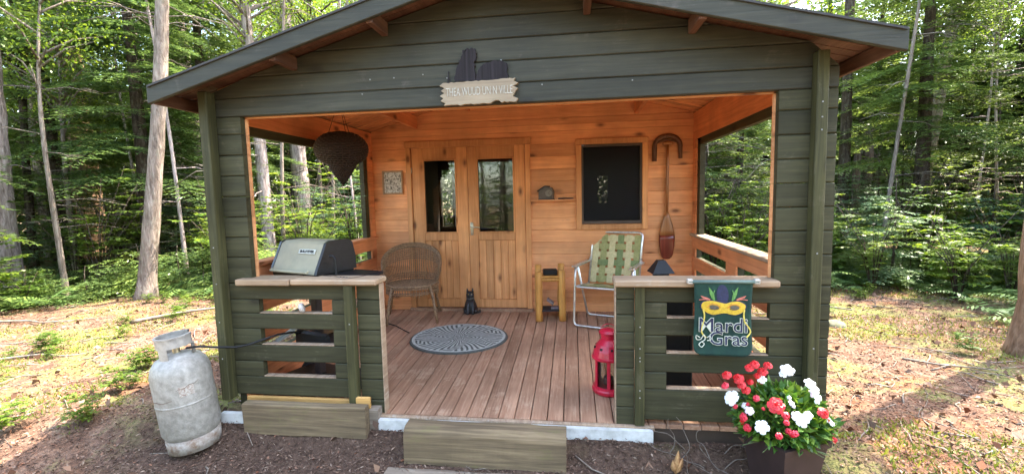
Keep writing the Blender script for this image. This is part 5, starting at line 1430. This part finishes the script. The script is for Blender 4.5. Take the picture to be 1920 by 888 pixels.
special('pinkish pale trunk leaning left behind the barbecue', -7.59, 8.14, .16, .085, 11, (-.055, .03), 203, M_bark_birch, (5.6, 2.2, 110, M_leafy), dead=7, flare=1.4)
special('thick purplish grey trunk seen through the left porch opening', -7.97, 10.46, .245, .15, 13, (-.035, .0), 204, M_bark_birch, (7.0, 2.8, 130, M_leaf), dead=5, flare=1.4)
special('left one of a pair of slanting grey trunks behind the nearest tree', -12.6, 11.3, .17, .08, 12, (-.12, .0), 205, M_bark_grey, (6.0, 2.4, 90, M_leaf), dead=14)
special('right one of a pair of slanting grey trunks behind the nearest tree', -12.0, 11.4, .19, .09, 12, (-.10, .02), 206, M_bark_grey, (6.4, 2.4, 90, M_leafy), dead=14)
special('slim pale pole of a sapling left of the nearest tree', -10.2, 5.45, .055, .02, 5.5, (.03, .0), 207, M_bark_grey, (3.4, 1.0, 40, M_leaf), dead=8, bend_=.05)
special('broad brown trunk in the shade behind the slim pale sapling', -14.2, 9.2, .36, .22, 12, (-.03, .02), 208, M_bark_tan, (6.0, 2.6, 80, M_leaf), dead=14)
special('thin dark trunk beside the thick flared tree on the left', -12.8, 6.6, .09, .05, 8, (.02, .03), 209, M_bark_dark, (4.2, 1.4, 50, M_leaf), dead=12)
special('tan scaly trunk at the right edge of the clearing', 4.60, 1.92, .142, .10, 9.5, (.012, .02), 210, M_bark_tan, (6.0, 1.8, 60, M_leaf), dead=0, flare=1.7, bend_=.05)
special('pale leaning trunk on the right among dark conifers', 9.0, 10.2, .16, .08, 10, (.16, .05), 211, M_bark_grey, (5.5, 2.2, 80, M_leaf), dead=10)
special('tall dark straight trunk right of the roof end', 7.0, 9.6, .13, .07, 12, (.0, .0), 212, M_bark_dark, (6.5, 2.2, 70, M_leafy), dead=22, dead_z=(.08, .5))
for k, (dx_, rr, lb_) in enumerate(((0, .13, 'left one'), (.34, .17, 'middle one'), (.66, .12, 'right one'))):
    special(lb_ + ' of three broken dark trunks standing close together on the right', 8.75 + dx_, 12.2 + .15 * k, rr, rr * .7, (2.9, 3.4, 2.5)[k], (.01, 0), 214 + k, M_bark_dark, None, dead=8, bend_=.04)
special('thin dark trunk in the left porch opening near the barbecue', -6.6, 9.0, .055, .035, 9, (.01, 0), 218, M_bark_dark, (5.5, 1.4, 40, M_leaf), dead=6)
special('slim dark trunk below the hanging basket', -6.2, 14.0, .10, .05, 10, (.0, 0), 219, M_bark_dark, (5.5, 1.6, 50, M_leafy), dead=8)
special('slim pale trunk at the back of the left porch opening', -4.7, 13.5, .08, .04, 10, (.01, 0), 220, M_bark_grey, (5.5, 1.6, 50, M_leafy), dead=6)
special('leaning pale trunk seen through the right porch opening', 4.6, 11.5, .12, .06, 9, (.13, .0), 221, M_bark_grey, (5.0, 1.8, 60, M_leafy), dead=10)
special('dark trunk standing behind the leaning one in the right opening', 4.1, 12.8, .10, .06, 10, (.0, .0), 222, M_bark_dark, (5.0, 1.8, 60, M_leaf), dead=16)

# random wood, kept out of the clearing and out of the sun's path to it
q = random.Random(99)
placed = [(-6.81, 3.81), (-10.36, 4.37), (-7.59, 8.14), (-7.97, 10.46), (4.5, 1.9), (-10.2, 5.45), (7.0, 9.6), (8.9, 12.2)]
def pol(px_deg, d): a = R(px_deg); return CAM.x + math.sin(a) * d, CAM.y + math.cos(a) * d
def ok(x, y, md):
    return all((x - a) ** 2 + (y - b) ** 2 > md * md for a, b in placed)
def lit_zone(x, y):
    return (-8.0 < x < -3.0 and -2 < y < 4.2) or (1.6 < x < 5.2 and -1.5 < y < 4.8) or (-3.5 < x < 2.6 and -1.5 < y < 5.5)
def under_zone(x, y):
    return (3.8 < x < 12.5 and 3.8 < y < 12.0) or (-15.5 < x < -5.5 and 3.0 < y < 11.5)
def shades(x, y, z0, z1):
    n = 0
    for k in range(5):
        z = z0 + (z1 - z0) * k / 4
        sx_, sy_ = x - SUN_TO.x / SUN_TO.z * z, y - SUN_TO.y / SUN_TO.z * z
        if lit_zone(sx_, sy_): n += 1
        elif under_zone(sx_, sy_): n += .75
    return n
def scatter(n, degs, dr, md, fn, shade=None, pw=1.0, tries=60):
    k = 0
    for _ in range(n * tries):
        if k >= n: break
        x, y = pol(q.uniform(*degs), dr[0] + (dr[1] - dr[0]) * q.random() ** pw)
        if -3.4 < x < 3.0 and -2 < y < 6.5: continue
        if lit_zone(x, y) and dr[1] > 9: continue
        if not ok(x, y, md): continue
        if shade and shades(x, y, *shade) > shade_max: continue
        placed.append((x, y)); fn(x, y, k); k += 1
shade_max = 1
def conifer(lbl, grp, sel): return lambda x, y, k: plant('conifer_tree', lbl, 'tree', grp, CON[sel[k % len(sel)]], x, y, q.uniform(0, 6.28), q.uniform(.85, 1.2))
def broad(lbl, grp, sel): return lambda x, y, k: plant('broadleaf_tree', lbl, 'tree', grp, BRO[sel[k % len(sel)]], x, y, q.uniform(0, 6.28), q.uniform(.85, 1.2), tilt=(q.uniform(-.05, .05), q.uniform(-.05, .05)))
L_CL = ('dark feathery conifer in the dense wood left of the cabin', 'conifers left of the cabin')
L_CR = ('dark feathery conifer in the dense wood right of the cabin', 'conifers right of the cabin')
L_BL = ('leafy deciduous tree in the wood left of the cabin', 'leafy trees left of the cabin')
L_BR = ('leafy deciduous tree in the wood right of the cabin', 'leafy trees right of the cabin')
scatter(6, (-66, -50), (8.5, 14), 1.9, conifer(*L_CL, (1, 0, 4)), (1, 7))
scatter(14, (-68, -24), (12.5, 26), 2.3, conifer(*L_CL, (0, 2, 4, 1, 3)), (2, 8))
scatter(15, (-68, -18), (12, 28), 2.3, broad(*L_BL, (0, 1, 2, 3)), (4, 10))
scatter(14, (14, 54), (10.5, 24), 2.3, conifer(*L_CR, (0, 4, 2, 1)), (2, 8))
scatter(13, (12, 52), (11, 28), 2.3, broad(*L_BR, (1, 0, 3, 2)), (4, 10))
scatter(9, (-20, 14), (13, 26), 2.3, broad('leafy deciduous tree in the wood behind the cabin', 'leafy trees behind the cabin', (0, 2, 1)), (4, 10))
scatter(5, (-20, 14), (14, 26), 2.3, conifer('dark conifer in the wood behind the cabin', 'conifers behind the cabin', (2, 0)), (3, 9))
scatter(9, (135, 225), (13, 20), 2.5, broad('leafy deciduous tree standing beyond the clearing in front of the cabin', 'trees in front of the clearing', (0, 1, 2)))

for x_, y_, s_, l_ in ((-9.0, 6.1, .95, 'sweeping hemlock just behind the slim pale sapling on the left'), (-12.3, 6.9, 1.0, 'sweeping hemlock behind the thick flared trunk on the far left'), (-9.9, 9.0, 1.05, 'tall hemlock left of the pinkish leaning trunk'), (8.1, 8.6, .95, 'hemlock with drooping boughs right of the tall dark trunk'), (11.0, 7.2, 1.0, 'hemlock with drooping boughs at the far right edge')):
    plant('hemlock_tree', l_, 'tree', None, CON[2], x_, y_, q.uniform(0, 6.28), s_); placed.append((x_, y_))
scatter(13, (-66, -22), (11.5, 22), 1.5, conifer('short bushy conifer filling the wood left of the cabin', 'short conifers left of the cabin', (3,)), (1, 4))
scatter(13, (13, 52), (10.5, 22), 1.5, conifer('short bushy conifer filling the wood right of the cabin', 'short conifers right of the cabin', (3,)), (1, 4))
scatter(12, (14, 56), (15.5, 26), 1.5, conifer(*L_CR, (0, 4, 2)), (2, 8))
scatter(10, (-66, -24), (16, 26), 1.5, conifer(*L_CL, (0, 4, 2)), (2, 8))
SLIM = []
for i, H in enumerate((8.5, 10.0, 7.5)):
    V, F, C_ = broad_crown(H, H * .62, 1.1, 170 + i, nclump=34, per=50, leaf=.07)
    SLIM.append(proto(trunk_mesh('t', H * .97, .035 + .012 * i, .012, 175 + i, (M_bark_birch, M_bark_grey, M_bark_grey)[i], bend_=.22, dead=9, dead_z=(.15, .6), limbs=[(max(H * .5, c[2] - .6), c) for c in C_[:16]]), (V, F), M_leafy))
def slim(lbl, grp): return lambda x, y, k: plant('slender_tree', lbl, 'tree', grp, SLIM[k % 3], x, y, q.uniform(0, 6.28), q.uniform(.85, 1.15), tilt=(q.uniform(-.07, .07), q.uniform(-.07, .07)))
scatter(11, (-62, -24), (10.5, 18), 1.4, slim('slender bare stemmed pale tree in the wood left of the cabin', 'slender trees left of the cabin'))
scatter(7, (14, 48), (11, 19), 1.6, slim('slender bare stemmed pale tree in the wood right of the cabin', 'slender trees right of the cabin'))
scatter(26, (120, 240), (11.5, 17), 1.2, conifer('short conifer at the far side of the clearing in front of the cabin', 'conifers in front of the clearing', (3, 1)))
# understorey
def shrub(lbl, grp, sel): return lambda x, y, k: plant('leafy_shrub', lbl, 'shrub', grp, SHR[sel[k % len(sel)]], x, y, q.uniform(0, 6.28), q.uniform(.7, 1.25), names=('stems', 'foliage'))
def fir(lbl, grp, P_, sel, nm='young_fir', cat='young fir'): return lambda x, y, k: plant(nm, lbl, cat, grp, P_[sel[k % len(sel)]], x, y, q.uniform(0, 6.28), q.uniform(.75, 1.25), names=('trunk', 'foliage'))
scatter(46, (-62, -20), (9.0, 19), .6, shrub('leafy green shrub under the trees left of the cabin', 'shrubs left of the cabin', (0, 1, 2, 3)))
scatter(50, (13, 50), (8.8, 19), .6, shrub('leafy green shrub under the trees right of the cabin', 'shrubs right of the cabin', (0, 1, 2, 3)))
scatter(24, (-60, -28), (8.4, 12), .5, fir('low feathery evergreen seedling at the foot of the trees on the left', 'evergreen seedlings on the left', SEED, (0, 1), 'evergreen_seedling', 'seedling'))
scatter(16, (16, 46), (8.2, 12), .5, fir('low feathery evergreen seedling at the foot of the trees on the right', 'evergreen seedlings on the right', SEED, (0, 1), 'evergreen_seedling', 'seedling'))
scatter(12, (-62, -22), (11, 18), .8, fir('small pale young fir in the wood on the left', 'young firs on the left', BAL, (0, 2)))
scatter(22, (16, 50), (8.2, 15), .7, fir('small pale young fir in the wood on the right', 'young firs on the right', BAL, (0, 2)))
plant('young_fir', 'pale bluish young fir standing at the edge of the clearing on the right', 'young fir', None, BAL[0], 5.55, 5.4, .4, 1.15, names=('trunk', 'foliage'))
plant('young_fir', 'small pale fir in front of the bluish young fir on the right', 'young fir', None, BAL[1], 6.5, 5.0, 1.4, .8, names=('trunk', 'foliage'))
plant('leafy_shrub', 'bright yellow green sapling beside the broken dark trunks', 'shrub', None, SHR[0], 7.9, 8.2, .4, 1.5, names=('stems', 'foliage'))
plant('leafy_shrub', 'bright green bush at the back of the right clearing', 'shrub', None, SHR[2], 8.6, 7.2, 2.2, 1.5, names=('stems', 'foliage'))
plant('evergreen_seedling', 'dark bushy evergreen right of the nearest pale trunk', 'seedling', None, SEED[1], -6.3, 5.3, 1.0, 1.35, names=('trunk', 'foliage'))
plant('evergreen_seedling', 'second dark bushy evergreen against the left corner of the cabin', 'seedling', None, SEED[1], -5.4, 5.9, 2.0, 1.2, names=('trunk', 'foliage'))
plant('evergreen_seedling', 'feathery low evergreen left of the nearest pale trunk', 'seedling', None, SEED[0], -8.1, 4.5, 2.5, 1.1, names=('trunk', 'foliage'))
plant('evergreen_seedling', 'feathery low evergreen beside the slim pale sapling', 'seedling', None, SEED[0], -9.2, 4.9, .5, 1.2, names=('trunk', 'foliage'))
def fern(lbl, grp): 
    def fn(x, y, k):
        o = bpy.data.objects.new('fern', FER[k % 3]); col.objects.link(o); s_ = q.uniform(.75, 1.55)
        o.location = (x, y, gz(x, y)); o.rotation_euler = (q.uniform(-.1, .1), q.uniform(-.1, .1), q.uniform(0, 6.28)); o.scale = (s_,) * 3; tag(o, lbl, 'fern', grp)
    return fn
scatter(95, (-60, -26), (8.2, 13), .28, fern('green fern in the undergrowth left of the cabin', 'ferns left of the cabin'))
scatter(135, (15, 50), (7.0, 12), .24, fern('green fern in the undergrowth right of the cabin', 'ferns right of the cabin'))
scatter(20, (-30, -16), (9.5, 16), .4, fern('green fern seen through the left porch opening', 'ferns behind the left opening'))

# the wood beyond, where single trees can no longer be told apart
g_ = np.random.default_rng(5); n_ = 260000
an = np.where(g_.random(n_) < .78, g_.uniform(R(-75), R(60), n_), g_.uniform(R(60), R(285), n_)); dd = 27 + 14 * g_.random(n_) ** 1.2
zz_ = 21 * g_.random(n_) ** .85 * (0.75 + .5 * vnoise(an * 9 + 30, np.zeros(n_)))
low = g_.random(n_) < .42; zz_[low] *= .38; dd[low] -= 5 * g_.random(low.sum())
keep = (fbm(an * 22 + 9, zz_ * .9 + 4, 3) > .30) | low
an, dd, zz_ = an[keep], dd[keep], zz_[keep]; n_ = len(an)
Pp = np.stack([CAM.x + np.sin(an) * dd, CAM.y + np.cos(an) * dd, zz_ - .3], -1)
Ls = g_.uniform(.18, .42, n_)
V, F = leaves(Pp, rand_unit(n_, -.2), rand_unit(n_, 1.2), Ls, Ls * .6, .15)
tag(kind(fast_mesh('distant_foliage', V, F, M_leaf), 'stuff'), 'mass of distant foliage closing off the wood behind the single trees', 'foliage')

# forest floor: dead leaves, mulch, moss, twigs
def zone_pts(n, fn):
    out = []; tot = 0
    while tot < n:
        a = npr.uniform(R(-62), R(50), n * 2); d = 1.6 + 11 * npr.random(n * 2) ** 1.25
        x = CAM.x + np.sin(a) * d; y = CAM.y + np.cos(a) * d
        k = fn(x, y) & ~((x > -2.1) & (x < 1.65) & (y > -.03)) & (y > -1.6)
        out.append(np.stack([x[k], y[k]], -1)); tot += k.sum()
    return np.concatenate(out)[:n]
def flakes(name, n, fn, L0, L1, asp, mat, label, lift=.006, nz_=.5, thick=0):
    p = zone_pts(n, fn); z = ground_z(p[:, 0], p[:, 1])
    Pt = np.stack([p[:, 0], p[:, 1], z + lift * npr.random(n)], -1)
    D = rand_unit(n); D[:, 2] *= .35; L = npr.uniform(L0, L1, n)
    V, F = leaves(Pt, D, rand_unit(n, 2.2), L, L * asp, .22)
    o = fast_mesh(name, V, F, mat); kind(o, 'stuff'); tag(o, label, 'leaf litter'); return o
def mulchzone(x, y): return (y + (fbm(x * 1.2, y * 1.2, 3) - .5) * 1.0 < .35) & (np.abs(x + .6) < 2.7)
flakes('leaf_litter', 110000, lambda x, y: ~mulchzone(x, y) | (npr.random(len(x)) < .08), 0.010, .036, .45, M_litter, 'dry brown leaves covering the forest floor', .012)
flakes('bark_mulch', 60000, lambda x, y: mulchzone(x, y), .012, .034, .30, M_mulch, 'dark brown bark mulch round the front of the cabin', .010)
n_ = 1500
p = zone_pts(n_, lambda x, y: npr.random(len(x)) < np.where(mulchzone(x, y), .22, .9))
Pt = np.stack([p[:, 0], p[:, 1], ground_z(p[:, 0], p[:, 1]) + .012], -1); Dv = rand_unit(n_, .25); L = npr.uniform(.045, .085, n_)
V, F = leaves(Pt, Dv, rand_unit(n_, 1.6), L, L * .62, .42)
tag(kind(fast_mesh('fallen_leaves', V, F, M_litter), 'stuff'), 'larger curled dead leaves lying loose on the forest floor', 'leaves')
def sprout(lbl, grp):
    def fn(x, y, k):
        o = bpy.data.objects.new('woodland_sprout', SHR[2][1]); col.objects.link(o); s_ = q.uniform(.13, .30)
        o.location = (x, y, gz(x, y) - .06 * s_); o.rotation_euler = (0, 0, q.uniform(0, 6.28)); o.scale = (s_,) * 3; tag(o, lbl, 'sprout', grp)
    return fn
def clear_scatter(n, box, fn, md=.25):
    k = 0
    for _ in range(n * 40):
        if k >= n: break
        x, y = q.uniform(box[0], box[1]), q.uniform(box[2], box[3])
        if -3.3 < x < 2.2 and y < 6 or fbm(np.array([x * 1.1 + 3]), np.array([y * 1.1 + 8]), 4)[0] < .47: continue
        fn(x, y, k); k += 1
clear_scatter(34, (-9.0, -3.3, -.4, 4.2), sprout('tiny green sprout growing in the sunny litter left of the cabin', 'sprouts on the left'))
clear_scatter(30, (2.2, 7.0, .6, 5.2), sprout('tiny green sprout growing in the sunny clearing right of the cabin', 'sprouts on the right'))
# moss tufts and grass blades in patches
p = zone_pts(90000, lambda x, y: (fbm(x * 1.1 + 3, y * 1.1 + 8, 4) > .515) & ~mulchzone(x, y))
p = p[npr.random(len(p)) < .75]; n_ = len(p)
Pt = np.stack([p[:, 0], p[:, 1], ground_z(p[:, 0], p[:, 1]) - .004], -1); L = npr.uniform(.018, .055, n_)
V, F = leaves(Pt, rand_unit(n_, .9), rand_unit(n_), L, L * .22, .1)
tag(kind(fast_mesh('moss', V, F, M_moss), 'stuff'), 'patches of bright moss and short grass on the forest floor', 'moss')
m_ = MB()
pp = zone_pts(900, lambda x, y: ~mulchzone(x, y) | (npr.random(len(x)) < .15))
for x, y in pp:
    a = rnd.uniform(0, 6.28); L = rnd.uniform(.08, .42); pts = []
    for k in range(4):
        xx = x + math.cos(a) * L * k / 3 + rnd.uniform(-.02, .02); yy = y + math.sin(a) * L * k / 3 + rnd.uniform(-.02, .02)
        pts.append((xx, yy, gz(xx, yy) + rnd.uniform(.002, .02)))
    r_ = rnd.uniform(.0025, .007); m_.tube(pts, [r_, r_, r_ * .8, r_ * .5], 4)
tag(kind(m_.build('twigs', M_twig, None, True), 'stuff'), 'thin dry twigs strewn over the forest floor', 'twigs')
def branch(label, pts, r):
    S = spline([(x, y, gz(x, y) + r * .8 + h) for x, y, h in pts], 5)
    o = MB().tube(S, [r * (1 - .6 * i / (len(S) - 1)) for i in range(len(S))], 8, wob=.12).build('fallen_branch', M_twig, None, True); tag(o, label, 'branch')
branch('long pale fallen branch left of the nearest pale trunk', [(-8.9, 3.6, 0), (-8.3, 3.9, .02), (-7.5, 4.1, .04)], .035)
branch('forked pale branch lying on the litter behind the propane tank', [(-5.6, 2.4, 0), (-5.1, 2.9, .03), (-4.5, 3.4, .02)], .026)
branch('thin grey branch lying left of the forked pale one', [(-7.6, 2.2, 0), (-7.2, 2.40, .02), (-6.9, 2.38, .02), (-6.4, 2.62, .01)], .018)
branch('curved grey branch at the left end of the litter', [(-5.6, .9, 0), (-5.3, 1.12, .02), (-5.0, 1.12, .0), (-4.85, 1.22, .01)], .014)
branch('thin branch lying in the moss on the right of the clearing', [(3.3, 1.65, 0), (3.5, 1.50, .012), (3.62, 1.50, .0), (3.85, 1.36, .01)], .012)
branch('dark branch lying beside the cabin corner on the right', [(2.6, 4.2, 0), (3.1, 4.0, .02), (3.9, 3.5, .01)], .022)
# mossy stump and stones
st_ = thing('mossy_stump', 'low mossy stump left of the tan trunk', 'stump', (5.55, 3.55, gz(5.55, 3.55)))
MB().lathe([(.30, -.05), (.24, .05), (.21, .12), (.19, .155), (.10, .165), (0, .16)], n=14).build('wood', M_mossy, st_, True, world=False)
n_ = 900; a = npr.uniform(0, 6.28, n_); rr_ = .22 * np.sqrt(npr.random(n_)); Pt = np.stack([np.cos(a) * rr_, np.sin(a) * rr_, .165 - .25 * np.maximum(rr_ - .16, 0)], -1); L = npr.uniform(.015, .035, n_)
V, F = leaves(Pt, rand_unit(n_, 1), rand_unit(n_), L, L * .3, .1); fast_mesh('moss_cushion', V, F, M_moss, st_)
tag(MB().lathe([(.0, .07), (.05, .065), (.10, .045), (.13, .0), (.13, -.04)], n=9).build('stone', plain('mossy stone', (.16, .15, .10), .9, c2=(.08, .09, .04), scale=14, bmp=.8), None, True), 'small dark mossy stone in the clearing right of the cabin', 'stone').location = (3.3, 2.75, gz(3.3, 2.75))
